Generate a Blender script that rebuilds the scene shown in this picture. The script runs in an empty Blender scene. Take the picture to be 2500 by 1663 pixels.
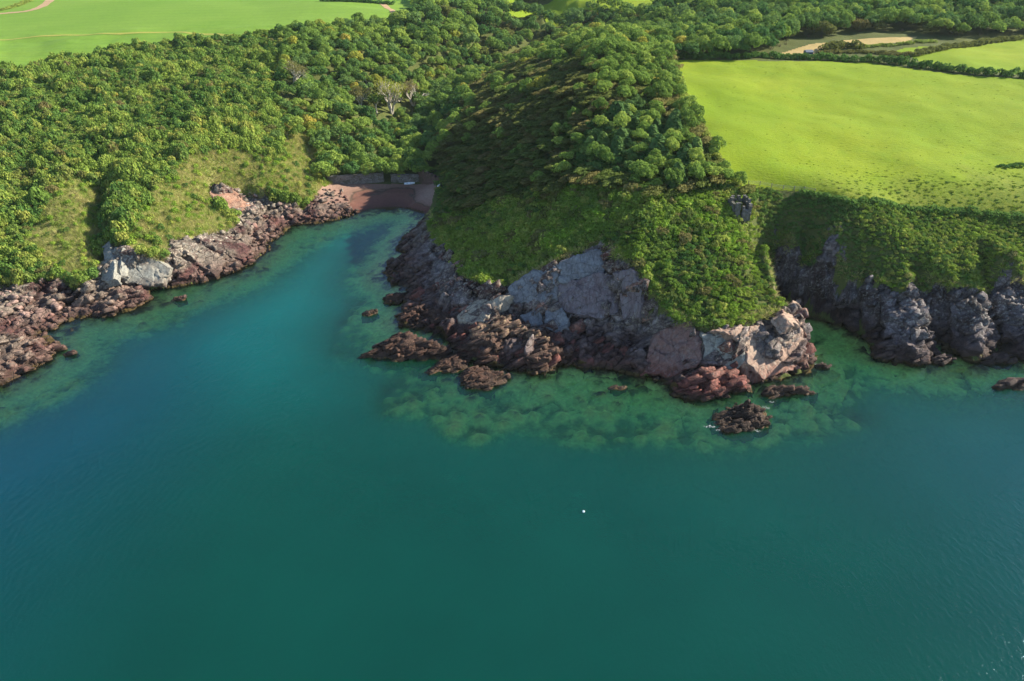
import bpy, bmesh, math, random
import numpy as np
from mathutils import Vector, Matrix
from mathutils.geometry import delaunay_2d_cdt

# ------------------------------------------------------------ camera, sky, sun
scene = bpy.context.scene
CH, PITCH, FPX, CX, CY = 105.0, math.radians(31.0), 1570.0, 1178.5, 784.0
cam_d = bpy.data.cameras.new('camera')
cam_d.lens = 24.0; cam_d.sensor_width = 36.0
cam_d.clip_start = 1.0; cam_d.clip_end = 20000
cam = bpy.data.objects.new('camera', cam_d)
scene.collection.objects.link(cam)
cam.location = (0, 0, CH); cam.rotation_euler = (math.pi/2 - PITCH, 0, 0)
scene.camera = cam

SUN_EL, SUN_AZ = math.radians(29.0), math.radians(16.0)      # azimuth counted from +X towards +Y
world = bpy.data.worlds.new('World'); scene.world = world; world.use_nodes = True
wn = world.node_tree
for n in list(wn.nodes): wn.nodes.remove(n)
sky = wn.nodes.new('ShaderNodeTexSky'); sky.sky_type = 'NISHITA'; sky.sun_disc = False
sky.sun_elevation = SUN_EL; sky.sun_rotation = math.pi/2 - SUN_AZ
sky.air_density = 1.0; sky.dust_density = 0.25; sky.ozone_density = 2.5
bg = wn.nodes.new('ShaderNodeBackground'); bg.inputs[1].default_value = 0.10
wo = wn.nodes.new('ShaderNodeOutputWorld')
wn.links.new(sky.outputs[0], bg.inputs[0]); wn.links.new(bg.outputs[0], wo.inputs[0])
sun_d = bpy.data.lights.new('sun', 'SUN'); sun_d.energy = 5.0; sun_d.angle = math.radians(0.53)
sun_d.color = (1.0, 0.92, 0.76)
sun = bpy.data.objects.new('sun', sun_d); scene.collection.objects.link(sun)
SUNV = Vector((math.cos(SUN_EL)*math.cos(SUN_AZ), math.cos(SUN_EL)*math.sin(SUN_AZ), math.sin(SUN_EL)))
sun.rotation_euler = SUNV.to_track_quat('Z', 'Y').to_euler(); sun.location = (300, 100, 250)
vs = scene.view_settings
vs.view_transform = 'Standard'; vs.look = 'None'; vs.gamma = 1.0; vs.exposure = 1.3
vs.use_curve_mapping = False
scene.cycles.max_bounces = 6; scene.cycles.transparent_max_bounces = 12
scene.cycles.diffuse_bounces = 3; scene.cycles.glossy_bounces = 2; scene.cycles.transmission_bounces = 3

rng = np.random.default_rng(7); random.seed(7)
COL = scene.collection

# ------------------------------------------------------------ helpers
def tag(o, label=None, cat=None, group=None, kind=None):
    if label: o['label'] = label
    if cat: o['category'] = cat
    if group: o['group'] = group
    if kind: o['kind'] = kind
    return o

def link(name, data, parent=None):
    o = bpy.data.objects.new(name, data); COL.objects.link(o)
    if parent is not None: o.parent = parent
    return o

def empty(name, loc, rz=0):
    o = link(name, None); o.location = loc; o.rotation_euler = (0, 0, rz); o.empty_display_size = 0.5
    return o

def np_mesh(name, co, faces, mats=(), smooth=False, attrs=None, k=None):
    """co (n,3); faces (m,k) int array"""
    me = bpy.data.meshes.new(name)
    co = np.asarray(co, np.float32); faces = np.asarray(faces, np.int32)
    m, k = faces.shape
    me.vertices.add(len(co)); me.vertices.foreach_set('co', co.ravel())
    me.loops.add(m*k); me.loops.foreach_set('vertex_index', faces.ravel())
    me.polygons.add(m)
    me.polygons.foreach_set('loop_start', np.arange(0, m*k, k, dtype=np.int32))
    me.polygons.foreach_set('loop_total', np.full(m, k, np.int32))
    if smooth: me.polygons.foreach_set('use_smooth', np.ones(m, bool))
    for nm, arr in (attrs or {}).items():
        arr = np.asarray(arr, np.float32)
        if arr.ndim == 1:
            a = me.attributes.new(nm, 'FLOAT', 'POINT'); a.data.foreach_set('value', arr)
        else:
            a = me.attributes.new(nm, 'FLOAT_VECTOR', 'POINT'); a.data.foreach_set('vector', arr.ravel())
    me.update(calc_edges=True)
    for mt in mats: me.materials.append(mt)
    return me

def unproj(px, py, z):
    dx, dy = (px-CX)/FPX, (CY-py)/FPX
    wx = dx; wy = math.cos(PITCH) + dy*math.sin(PITCH); wz = -math.sin(PITCH) + dy*math.cos(PITCH)
    t = (z-CH)/wz
    return (wx*t, wy*t, z)

def hash3(ix, iy, iz, seed=0):
    h = (ix.astype(np.int64)*374761393 + iy.astype(np.int64)*668265263 + iz.astype(np.int64)*2147483647 + seed*974634777) & 0xFFFFFFFF
    h = ((h ^ (h >> 13))*1274126177) & 0xFFFFFFFF
    h = ((h ^ (h >> 16))*2246822519) & 0xFFFFFFFF
    return ((h ^ (h >> 15)) & 0xFFFFFF)/float(0xFFFFFF)

def vnoise(x, y, z=None, seed=0):
    if z is None: z = np.zeros_like(x)
    ix, iy, iz = np.floor(x), np.floor(y), np.floor(z)
    fx, fy, fz = x-ix, y-iy, z-iz
    fx, fy, fz = [f*f*(3-2*f) for f in (fx, fy, fz)]
    out = 0
    for a in (0, 1):
        for b in (0, 1):
            for c in (0, 1):
                w = (fx if a else 1-fx)*(fy if b else 1-fy)*(fz if c else 1-fz)
                out = out + w*hash3(ix+a, iy+b, iz+c, seed)
    return out*2-1

def fbm(x, y, z=None, seed=0, octs=4, s=1.0):
    out = 0; a = 1.0; t = 0
    for o in range(octs):
        k = s*2**o
        out = out + a*vnoise(x*k+o*17.3, y*k-o*9.1, None if z is None else z*k, seed+o); t += a; a *= .5
    return out/t

def facets(P, cell, seed, slope=0.6, lift=0.5):
    """angular block relief: nearest random centre, its own tilted plane; also the edge distance"""
    Q = P/cell
    I = np.floor(Q); best = np.full(len(P), 9e9); second = np.full(len(P), 9e9); val = np.zeros(len(P))
    for a in (-1, 0, 1):
        for b in (-1, 0, 1):
            for c in (-1, 0, 1):
                J = I + (a, b, c)
                r = [hash3(J[:, 0], J[:, 1], J[:, 2], seed+k) for k in range(7)]
                D = Q - (J + np.stack(r[:3], 1))
                d = (D*D).sum(1)
                v = ((r[3]-.5)*D[:, 0] + (r[4]-.5)*D[:, 1] + (r[5]-.5)*D[:, 2])*2*slope + (r[6]-.5)*lift
                m = d < best
                second = np.where(m, best, np.minimum(second, d))
                val = np.where(m, v, val); best = np.where(m, d, best)
    return val*cell, np.sqrt(second)-np.sqrt(best)

def in_poly(x, y, poly):
    inside = np.zeros(x.shape, bool); n = len(poly)
    bx0, bx1 = min(p[0] for p in poly), max(p[0] for p in poly)
    by0, by1 = min(p[1] for p in poly), max(p[1] for p in poly)
    sel = np.nonzero((x >= bx0) & (x <= bx1) & (y >= by0) & (y <= by1))
    xs, ys = x[sel], y[sel]; ins = np.zeros(xs.shape, bool)
    for i in range(n):
        x1, y1 = poly[i][:2]; x2, y2 = poly[(i+1) % n][:2]
        if y1 == y2: continue
        c = ((y1 > ys) != (y2 > ys)) & (xs < (x2-x1)*(ys-y1)/(y2-y1)+x1)
        ins ^= c
    inside[sel] = ins
    return inside

def seg_dist(x, y, pts, closed=False):
    d = np.full(x.shape, 1e9); tt = np.zeros(x.shape)
    n = len(pts); L = 0
    for i in range(n if closed else n-1):
        ax, ay = pts[i][:2]; bx, by = pts[(i+1) % n][:2]
        vx, vy = bx-ax, by-ay; l2 = vx*vx+vy*vy+1e-9
        t = np.clip(((x-ax)*vx+(y-ay)*vy)/l2, 0, 1)
        dd = np.hypot(x-ax-t*vx, y-ay-t*vy)
        tt = np.where(dd < d, i+t, tt); d = np.minimum(d, dd)
    return d, tt

def sstep(a, b, x):
    t = np.clip((x-a)/(b-a), 0, 1); return t*t*(3-2*t)

# ------------------------------------------------------------ the lie of the land (surveyed points: picture x, y, height in m)
coast_left = [(-420,1010),(-200,960),(-60,915),(0,888),(50,870),(95,840),(128,812),(130,788),(95,768),(140,747),(180,730),(215,730),(262,722),
  (300,714),(345,690),(345,668),(400,660),(470,650),(530,632),(575,610),(620,578),(612,560),(640,545),(665,520),(720,516),(780,505),(825,492)]
coast_beach = [(850,484),(890,479),(935,481),(978,492)]
coast_head = [(968,512),(925,555),(912,575),(930,588),(886,602),(882,636),(915,652),(935,668),(925,690),(945,705),(910,735),(925,748),(985,755),(1030,765),(1035,800),
  (1075,828),(1140,838),(1200,855),(1240,858),(1290,840),(1330,840),(1400,850),(1462,862),(1530,878),(1590,912),(1650,905),(1700,885),(1790,872),(1840,862),(1870,832),(1852,800),(1826,784),(1778,778)]
coast_right = [(1748,745),(1733,722),(1745,702),(1795,708),(1850,726),(1905,742),(1945,750),(1985,776),(2010,803),(2060,828),(2130,835),(2160,812),(2175,790),(2200,812),(2240,832),(2300,800),(2357,832),(2500,850),(2700,880),(3000,900)]
C = lambda L: [unproj(a, b, 0.0) for a, b in L]
WL, WB, WH, WR = C(coast_left), C(coast_beach), C(coast_head), C(coast_right)
coast = WL+WB+WH+WR
# rock / vegetation edge (px, py, z)
edge_left = [(-420,880,6),(-150,760,5),(0,672,4),(60,652,6),(130,640,6.5),(190,650,6.5),(222,640,6),(236,560,11),(290,562,12.5),(330,585,11.5),(380,592,9),(388,556,10),(440,545,10),(500,535,8),
  (540,522,6.5),(545,500,7),(505,478,8),(480,442,12),(535,433,12),(570,455,8),(640,470,6),(700,476,4.5),(738,440,5.5),(760,424,4)]
edge_head = [(992,486,2.2),(985,510,5),(1002,560,7),(1045,588,8.5),(1052,630,9),(1130,662,12),(1172,655,12.5),(1275,600,20),(1380,562,24),(1440,600,24),(1482,640,21),(1530,700,15.5),
  (1560,742,12.5),(1650,757,12),(1720,742,13),(1800,716,14),(1812,700,14.5),(1790,682,15.5),(1778,620,20),(1768,560,25)]
edge_right = [(1735,500,30),(1766,452,32),(1800,560,20),(1850,580,18.5),(1885,590,19),(1905,555,22.5),(1925,585,20),(1945,640,14.5),(1990,630,16.5),(2080,680,13),(2100,640,16),(2150,660,14),(2200,660,15),(2250,662,15),(2290,650,15),(2357,670,13),(2500,710,11),(3000,760,11)]
EL = [unproj(*p) for p in edge_left]; EH = [unproj(*p) for p in edge_head]; ER = [unproj(*p) for p in edge_right]
pts = [
 # left bank, slopes and top field
 (-420,700,22),(-420,300,42),(-420,150,52),(-150,560,18),(-150,300,33),(-150,190,42),
 (0,560,12),(0,440,21),(0,300,31),(0,172,39),(0,90,43),(0,30,47),(0,0,49),
 (110,560,12.5),(120,440,22),(130,300,31),(130,155,41),(180,590,10),(200,500,17),(150,520,15.5),
 (260,500,17),(255,400,23),(260,300,30),(260,122,44),(330,520,16),(340,420,22),(350,300,30.5),
 (430,500,13.5),(430,380,24),(430,250,34),(450,88,47),(500,420,17),(520,330,26),(540,200,38),(600,430,13),
 (600,350,21),(620,260,29),(630,200,36),(660,450,8.5),(700,400,12),(720,330,17),(660,300,24),(665,200,33),(690,120,42),(640,60,50),
 (300,60,48),(600,20,53),(850,35,53),(750,10,56),(300,0,53),(900,25,54),
 (760,340,12),(790,370,8),(780,280,20),(760,220,27),(800,150,36),(850,90,43),
 # valley
 (760,412,4.5),(830,405,4.2),(890,408,4),(950,404,4),(1010,405,4.5),(860,380,5),(950,350,6),(900,320,8),(1000,330,7),(960,270,11),(1030,230,13),(1100,190,17),(1170,150,22),(1240,105,29),(1280,75,35),
 (900,220,21),(950,150,32),(1000,100,40),(1020,40,50),(1150,90,36),(1150,40,47),(1250,30,50),(1350,50,42),(1420,60,42),(1480,70,44),(1500,95,46),(1400,20,52),(1600,20,55),
 # headland: left flank, ridge, top
 (1035,440,7),(1050,400,13),(1030,360,12),(1060,300,19),(1100,240,25),(1130,330,26),(1140,400,23),(1100,460,17),(1060,510,12.5),(1180,280,35),(1180,380,29),
 (1180,200,34),(1250,160,42),(1260,240,42),(1250,330,36),(1300,120,46),(1380,95,49),(1330,200,48),(1400,160,51),(1380,260,46.5),(1350,340,39.5),(1480,110,51),(1500,200,49.5),
 (1480,280,44.5),(1560,300,43.5),(1480,370,39.5),(1600,360,40.5),(1660,420,36.5),(1690,445,35),(1560,420,37),(1320,430,33),(1200,450,25),(1420,430,35.5),(1500,450,35.5),(1650,480,33),(1720,475,33),(1735,450,34.5),
 (1100,560,13.5),(1120,620,11.5),(1200,540,18),(1200,600,15),(1300,510,26),(1400,500,30),(1500,560,27.5),(1400,545,26),(1600,550,28),(1650,600,23.5),(1720,560,26),(1600,660,19.5),(1700,650,19.5),(1620,720,14.5),(1560,640,21),(1750,640,19),(1750,700,15),
 # headland rock: foot of the slab, ledges, lit end block
 (960,555,3),(950,610,3),(1000,600,5.5),(960,680,2.5),(1000,700,3),(1050,680,6),(1060,760,2.5),(1120,700,8),(1190,740,4.5),(1290,750,4.5),(1380,745,5),(1350,800,2),(1440,745,6),(1480,790,2),(1420,820,1.5),
 (1520,775,7),(1470,850,1.2),(1560,850,2),(1612,760,11),(1615,830,5),(1615,880,2),(1660,820,6.5),(1700,860,2.5),(1740,770,11),(1800,760,10.5),(1790,840,3.5),(1838,692,14),(1842,735,10),(1852,800,4),(1860,825,1.5),
 (1140,760,5),(1200,800,4),(1260,820,3),(1100,800,4),
 # right cliffs and field
 (1768,436,35.5),(1835,442,35),(1900,452,34.5),(1960,480,33),(2060,490,33),(2200,500,33),(2357,515,33),(2600,560,32),(3000,620,32),
 (1830,650,12),(1840,540,21),(1880,600,17),(1900,700,5),(1960,720,6),(2000,560,23.5),(2060,560,24.5),(2060,640,16),(2010,700,10),(2040,770,5.5),(2090,790,4),(2110,760,7),(2130,560,23),(2170,600,19),(2180,700,10),(2250,560,24),(2240,640,16),(2230,760,6),(2280,770,5),(2320,740,7),(2300,580,21),(2357,600,20),
 (1562,145,50),(1700,142,50.5),(1900,142,50.5),(2100,160,49.5),(2357,183,48),(1600,235,46.5),(1655,345,41.5),(1700,425,37),(1800,300,42.5),(2000,300,42),(2300,300,41.5),(1800,400,37.5),(2100,420,35.5),(2357,440,34.5),(2000,440,35),
 (2700,250,46),(2700,480,34),(2357,110,51),(2100,110,52),(1900,110,51.5),(1700,100,52),(2200,60,55),(2357,40,58),(1900,40,58),
]
pw = [unproj(*p) for p in pts]
far = []
for xx in range(-2400, 2401, 300):
    for yy in (760, 950, 1250, 1700, 2400):
        z = 57 + 6*math.sin(xx*.004+1)+5*math.sin(yy*.005) + (yy-760)*.012 + (6 if xx > 200 else 0)
        far.append((float(xx), float(yy), z))
for yy in (180, 300, 450, 600):
    for xx in (-2400, -1500, -900, -620, 620, 900, 1500, 2400):
        if abs(xx) > 600*0+yy*.8+150: far.append((float(xx), float(yy), 45+5*math.sin(xx*.01)))
allp = [tuple(p) for p in (coast+EL+EH+ER+pw+far)]
nc = len(coast); edges = [(i, i+1) for i in range(nc-1)]
o1 = nc; edges += [(o1+i, o1+i+1) for i in range(len(EL)-1)]
o1 += len(EL); edges += [(o1+i, o1+i+1) for i in range(len(EH)-1)]
o1 += len(EH); edges += [(o1+i, o1+i+1) for i in range(len(ER)-1)]
rv, re, rf, ov, oe, of = delaunay_2d_cdt([Vector(p[:2]) for p in allp], edges, [], 0, 1e-5)
rz_ = [np.mean([allp[k][2] for k in o]) if len(o) else None for o in ov]
# crossing edges create new vertices: height from the nearest known points
for i, z in enumerate(rz_):
    if z is None:
        ds = sorted(((rv[i][0]-p[0])**2+(rv[i][1]-p[1])**2, p[2]) for p in allp)[:3]
        rz_[i] = sum(z_/(d+1) for d, z_ in ds)/sum(1/(d+1) for d, z_ in ds)

class Grid:                                    # regular height / mask raster with bilinear look-up
    def __init__(s, x0, x1, y0, y1, st):
        s.x0, s.y0, s.st = x0, y0, st; s.nx = int((x1-x0)/st)+1; s.ny = int((y1-y0)/st)+1
        s.X, s.Y = np.meshgrid(x0+np.arange(s.nx)*st, y0+np.arange(s.ny)*st)
    def look(s, A, x, y):
        u = np.clip((np.asarray(x, float)-s.x0)/s.st, 0, s.nx-1.001); v = np.clip((np.asarray(y, float)-s.y0)/s.st, 0, s.ny-1.001)
        i, j = u.astype(int), v.astype(int); fu, fv = u-i, v-j
        return (A[j, i]*(1-fu)+A[j, i+1]*fu)*(1-fv)+(A[j+1, i]*(1-fu)+A[j+1, i+1]*fu)*fv

def blur(A, r, it=2):
    for _ in range(it):
        for ax in (0, 1):
            n = A.shape[ax]; pad = [(0, 0), (0, 0)]; pad[ax] = (r+1, r)
            c = np.cumsum(np.pad(A, pad, mode='edge'), axis=ax)
            if ax == 0: A = (c[2*r+1:] - c[:-2*r-1])/(2*r+1)
            else: A = (c[:, 2*r+1:] - c[:, :-2*r-1])/(2*r+1)
    return A

def raster(G):
    Z = np.full(G.X.shape, 45.0)
    for f in rf:
        a, b, c = [(rv[k][0], rv[k][1], rz_[k]) for k in f]
        x0, x1 = min(a[0], b[0], c[0]), max(a[0], b[0], c[0]); y0, y1 = min(a[1], b[1], c[1]), max(a[1], b[1], c[1])
        i0, i1 = max(0, int((x0-G.x0)/G.st)), min(G.nx, int((x1-G.x0)/G.st)+2)
        j0, j1 = max(0, int((y0-G.y0)/G.st)), min(G.ny, int((y1-G.y0)/G.st)+2)
        if i0 >= i1 or j0 >= j1: continue
        X, Y = G.X[j0:j1, i0:i1], G.Y[j0:j1, i0:i1]
        den = (b[1]-c[1])*(a[0]-c[0])+(c[0]-b[0])*(a[1]-c[1])
        if abs(den) < 1e-9: continue
        w1 = ((b[1]-c[1])*(X-c[0])+(c[0]-b[0])*(Y-c[1]))/den; w2 = ((c[1]-a[1])*(X-c[0])+(a[0]-c[0])*(Y-c[1]))/den; w3 = 1-w1-w2
        m = (w1 > -1e-6) & (w2 > -1e-6) & (w3 > -1e-6)
        Z[j0:j1, i0:i1][m] = (w1*a[2]+w2*b[2]+w3*c[2])[m]
    return Z

GN_ = Grid(-420, 420, 50, 520, 0.8)            # near raster
GF_ = Grid(-2400, 2400, 60, 2400, 8.0)         # far raster
ZN, ZF = raster(GN_), raster(GF_)
land_poly = [(-3000, 6000)] + [(-3000, coast[0][1])] + [p[:2] for p in coast] + [(3000, coast[-1][1]), (3000, 6000)]
landN = in_poly(GN_.X, GN_.Y, land_poly)
G3 = Grid(-420, 420, 50, 520, 3.0)
D3, _ = seg_dist(G3.X, G3.Y, coast)
dcoast = G3.look(D3, GN_.X, GN_.Y)
rock_l = in_poly(GN_.X, GN_.Y, [p[:2] for p in WL] + [p[:2] for p in reversed(EL)])
rock_h = in_poly(GN_.X, GN_.Y, [p[:2] for p in WH] + [p[:2] for p in reversed(EH)])
rock_r = in_poly(GN_.X, GN_.Y, [p[:2] for p in WR] + [p[:2] for p in reversed(ER)])
rockN = rock_l | rock_h | rock_r
rockN &= ~((GN_.X > 60) & (GN_.X < 84.5) & (GN_.Y > 187) & (GN_.Y < 225) & (ZN > 9))
beach_poly = [unproj(*p) for p in [(740,440,4),(770,418,4.5),(900,416,4.2),(1004,418,4.2),(1006,440,4),(996,470,2.5),(982,494,1),(976,492,0),(935,481,0),(890,479,0),(850,484,0),(825,492,0),(790,470,2),(720,475,3)]]
beachN = in_poly(GN_.X, GN_.Y, beach_poly)
# seabed: falls away from the shore, reefs lift it
depth = -(0.35 + 0.19*np.minimum(dcoast, 12) + .26*np.clip(dcoast-12, 0, 30) + .05*np.clip(dcoast-42, 0, 100)) + .5*fbm(GN_.X, GN_.Y, seed=4, octs=3, s=.2)
nz = fbm(GN_.X, GN_.Y, seed=3, octs=4, s=.12)
def reef(lst, top, soft):
    global depth
    poly = [unproj(a, b, 0) for a, b in lst]; ins = in_poly(GN_.X, GN_.Y, poly)
    cx = np.mean([p[0] for p in poly]); cy = np.mean([p[1] for p in poly]); r = max(math.hypot(p[0]-cx, p[1]-cy) for p in poly)+soft*2
    m = (abs(GN_.X-cx) < r) & (abs(GN_.Y-cy) < r)
    d = np.full(GN_.X.shape, 99.0); dd, _ = seg_dist(GN_.X[m], GN_.Y[m], poly, True); d[m] = dd
    d = np.where(ins, 0, d)
    w = 1-sstep(0, soft, d)
    q = np.stack([GN_.X[m], GN_.Y[m], 0*GN_.X[m]], 1); _, e1 = facets(q+3*fbm(q[:, 0], q[:, 1], seed=8, s=.15)[:, None], 5.5, 17); _, e2 = facets(q, 2.2, 18)
    hh = np.zeros(GN_.X.shape); hh[m] = 2.3*np.clip(e1*2.2, 0, 1)+.5*np.clip(e2*2, 0, 1)-1.9
    h = top + hh + 1.2*nz
    depth = depth*(1-w)+np.maximum(depth, h)*w
reef([(900,900),(960,870),(1100,900),(1300,880),(1500,890),(1560,930),(1500,990),(1400,1005),(1300,1000),(1180,960),(1100,1000),(1050,990),(1000,940),(900,940)], -1.4, 8)
reef([(1560,1000),(1600,930),(1780,890),(1900,880),(1930,900),(1850,920),(1980,960),(1880,985),(1780,990),(1700,1015)], -1.6, 7)
reef([(0,960),(0,880),(120,810),(230,800),(220,850),(130,900)], -1.5, 8)
reef([(290,760),(400,735),(440,690),(390,680),(330,720)], -1.4, 7)
reef([(780,810),(820,700),(900,690),(1000,760),(900,840)], -1.8, 6)
reef([(120,770),(350,690),(650,560),(820,500),(830,515),(640,600),(470,690),(260,760)], -1.3, 5)
land = np.where(landN, 1.0, 0.0)
Zb = np.where(landN, np.maximum(ZN, .05), np.minimum(depth, -.05))
sharp = blur(Zb, 1, 1); soft = blur(Zb, 6, 2)
wrock = np.clip(blur(((rockN | ~landN) | (dcoast < 3)).astype(float), 4, 2)*2.2, 0, 1)
ZN = sharp*wrock + soft*(1-wrock)
# natural unevenness of the vegetated slopes
ZN = ZN + (1-wrock)*(fbm(GN_.X, GN_.Y, seed=11, octs=3, s=1/28.0)*1.6)*sstep(4, 20, dcoast)*np.where(ZN > 2, 1, 0)
def groove(lst, width, dep):
    global ZN
    P = [unproj(*p) for p in lst]; d, _ = seg_dist(GN_.X, GN_.Y, P)
    ZN = ZN - dep*np.exp(-(d/width)**2)*landN
groove([(236,575,11),(225,500,17),(228,420,23)], 3.6, 4.2)
groove([(228,430,23),(218,340,28)], 4.0, 2.6)
groove([(85,520,15),(60,400,24),(72,350,27)], 5, 1.3)
ridge_first = [(205,560,12),(190,480,18),(165,420,24)]
groove([(330,470,18),(335,420,22)], 2.6, 2.5)
groove([(700,478,4.5),(680,440,9)], 1.6, 2.0)
groove([(2165,780,3),(2135,700,10),(2112,620,18)], 2.4, 5.0)
groove([(1985,760,3),(1990,700,9),(1985,640,14)], 1.3, 2.2)
groove([(2035,770,4),(2030,700,10)], 1.1, 2.0)
groove([(2305,780,3),(2275,700,10),(2255,600,19)], 2.4, 4.5)
groove([(1870,700,4),(1855,620,14),(1850,540,22)], 2.2, 3.5)
groove([(1935,730,3),(1925,650,12)], 1.6, 2.5)
groove([(160,700,1.5),(165,650,6)], 2.0, 3)
groove([(85,720,1.5),(95,660,5)], 2.0, 2)
groove([(1614,880,2),(1612,800,7),(1560,760,11)], 1.5, 1.6)
def ridge(lst, width, dep): groove(lst, width, -dep)
ridge([(1400,300,46),(1400,250,48),(1390,200,49.5),(1385,150,51),(1380,110,50)], 13, 3.5)
ridge([(2090,820,2),(2105,740,8),(2085,660,14)], 2.6, 2.5)
ridge([(2240,800,3),(2230,700,11)], 3.0, 2.0)
ridge([(1900,640,14),(1915,540,25)], 3.0, 2.5)

def H(x, y):
    x = np.atleast_1d(np.asarray(x, float)); y = np.atleast_1d(np.asarray(y, float))
    zn = GN_.look(ZN, x, y); zf = GF_.look(ZF, x, y)
    wx = sstep(395, 415, np.abs(x)); wy = sstep(495, 515, y); w = np.maximum(wx, wy)
    zf = np.where(y < 200, np.where(in_poly(x, y, land_poly), np.maximum(zf, 1), -10), zf)
    return zn*(1-w)+zf*w

def ground(px, py, off=0.0):
    """first place where the sight line to a surveyed picture point meets the land"""
    dx, dy = (px-CX)/FPX, (CY-py)/FPX
    w = np.array([dx, math.cos(PITCH)+dy*math.sin(PITCH), -math.sin(PITCH)+dy*math.cos(PITCH)])
    t = np.concatenate([np.arange(80, 500, .25), np.arange(500, 1500, 1.0)])
    X, Y, Z = w[0]*t, w[1]*t, CH+w[2]*t
    hit = np.nonzero(Z < np.maximum(H(X, Y), 0)+off)[0]
    k = hit[0] if len(hit) else -1
    return (float(X[k]), float(Y[k]), float(max(H(X[k], Y[k])[0], 0)))
def gpoly(lst): return [ground(a, b)[:2] for a, b in lst]
def proj(x, y, z):
    zc = y*math.cos(PITCH)-(z-CH)*math.sin(PITCH); yc = y*math.sin(PITCH)+(z-CH)*math.cos(PITCH)
    return CX+FPX*x/zc, CY-FPX*yc/zc

# ------------------------------------------------------------ node helpers
class NT:
    def __init__(s, name):
        s.m = bpy.data.materials.new(name); s.m.use_nodes = True; s.t = s.m.node_tree
        for n in list(s.t.nodes): s.t.nodes.remove(n)
        s.out = s.t.nodes.new('ShaderNodeOutputMaterial')
    def n(s, typ, **kw):
        nd = s.t.nodes.new(typ)
        for k, v in kw.items():
            if k.startswith('i_'):
                key = k[2:]; key = int(key) if key.isdigit() else key.replace('_', ' ')
                s.set(nd.inputs[key], v)
            else: setattr(nd, k, v)
        return nd
    def set(s, inp, v):
        if isinstance(v, bpy.types.NodeSocket): s.t.links.new(v, inp)
        else: inp.default_value = v
    def noise(s, vec, scale, detail=4, rough=.55, dist=0.0):
        nd = s.n('ShaderNodeTexNoise'); s.set(nd.inputs['Vector'], vec)
        nd.inputs['Scale'].default_value = scale; nd.inputs['Detail'].default_value = detail
        nd.inputs['Roughness'].default_value = rough; nd.inputs['Distortion'].default_value = dist
        return nd.outputs['Fac']
    def ramp(s, fac, stops):
        nd = s.n('ShaderNodeValToRGB'); s.set(nd.inputs[0], fac); cr = nd.color_ramp
        while len(cr.elements) > 1: cr.elements.remove(cr.elements[-1])
        for i, (p, c) in enumerate(stops):
            e = cr.elements[0] if i == 0 else cr.elements.new(p)
            e.position = p; e.color = (c[0], c[1], c[2], 1) if isinstance(c, tuple) else (c, c, c, 1)
        return nd.outputs[0]
    def math(s, op, a, b=0.0, c=0.0, clamp=False):
        nd = s.n('ShaderNodeMath', operation=op); nd.use_clamp = clamp
        s.set(nd.inputs[0], a); s.set(nd.inputs[1], b); s.set(nd.inputs[2], c); return nd.outputs[0]
    def mix(s, f, a, b, mode='MIX'):
        nd = s.n('ShaderNodeMix', data_type='RGBA', blend_type=mode); s.set(nd.inputs[0], f)
        for i, v in ((6, a), (7, b)):
            s.set(nd.inputs[i], (v[0], v[1], v[2], 1) if isinstance(v, tuple) else v)
        return nd.outputs[2]
    def vscale(s, vec, sx, sy, sz, rot=(0, 0, 0)):
        nd = s.n('ShaderNodeMapping'); s.set(nd.inputs[0], vec); nd.inputs['Scale'].default_value = (sx, sy, sz); nd.inputs['Rotation'].default_value = rot
        return nd.outputs[0]
    def bump(s, h, dist, strength=1.0, normal=None):
        nd = s.n('ShaderNodeBump'); s.set(nd.inputs['Height'], h); nd.inputs['Distance'].default_value = dist; nd.inputs['Strength'].default_value = strength
        if normal is not None: s.set(nd.inputs['Normal'], normal)
        return nd.outputs[0]
    def pbsdf(s, col, rough=.9, spec=.2, normal=None):
        nd = s.n('ShaderNodeBsdfPrincipled'); s.set(nd.inputs['Base Color'], (col[0], col[1], col[2], 1) if isinstance(col, tuple) else col)
        s.set(nd.inputs['Roughness'], rough); nd.inputs['Specular IOR Level'].default_value = spec
        if normal is not None: s.set(nd.inputs['Normal'], normal)
        return nd.outputs[0]
    def finish(s, sh): s.t.links.new(sh, s.out.inputs[0]); return s.m
    def pos(s): return s.n('ShaderNodeNewGeometry').outputs['Position']

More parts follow.
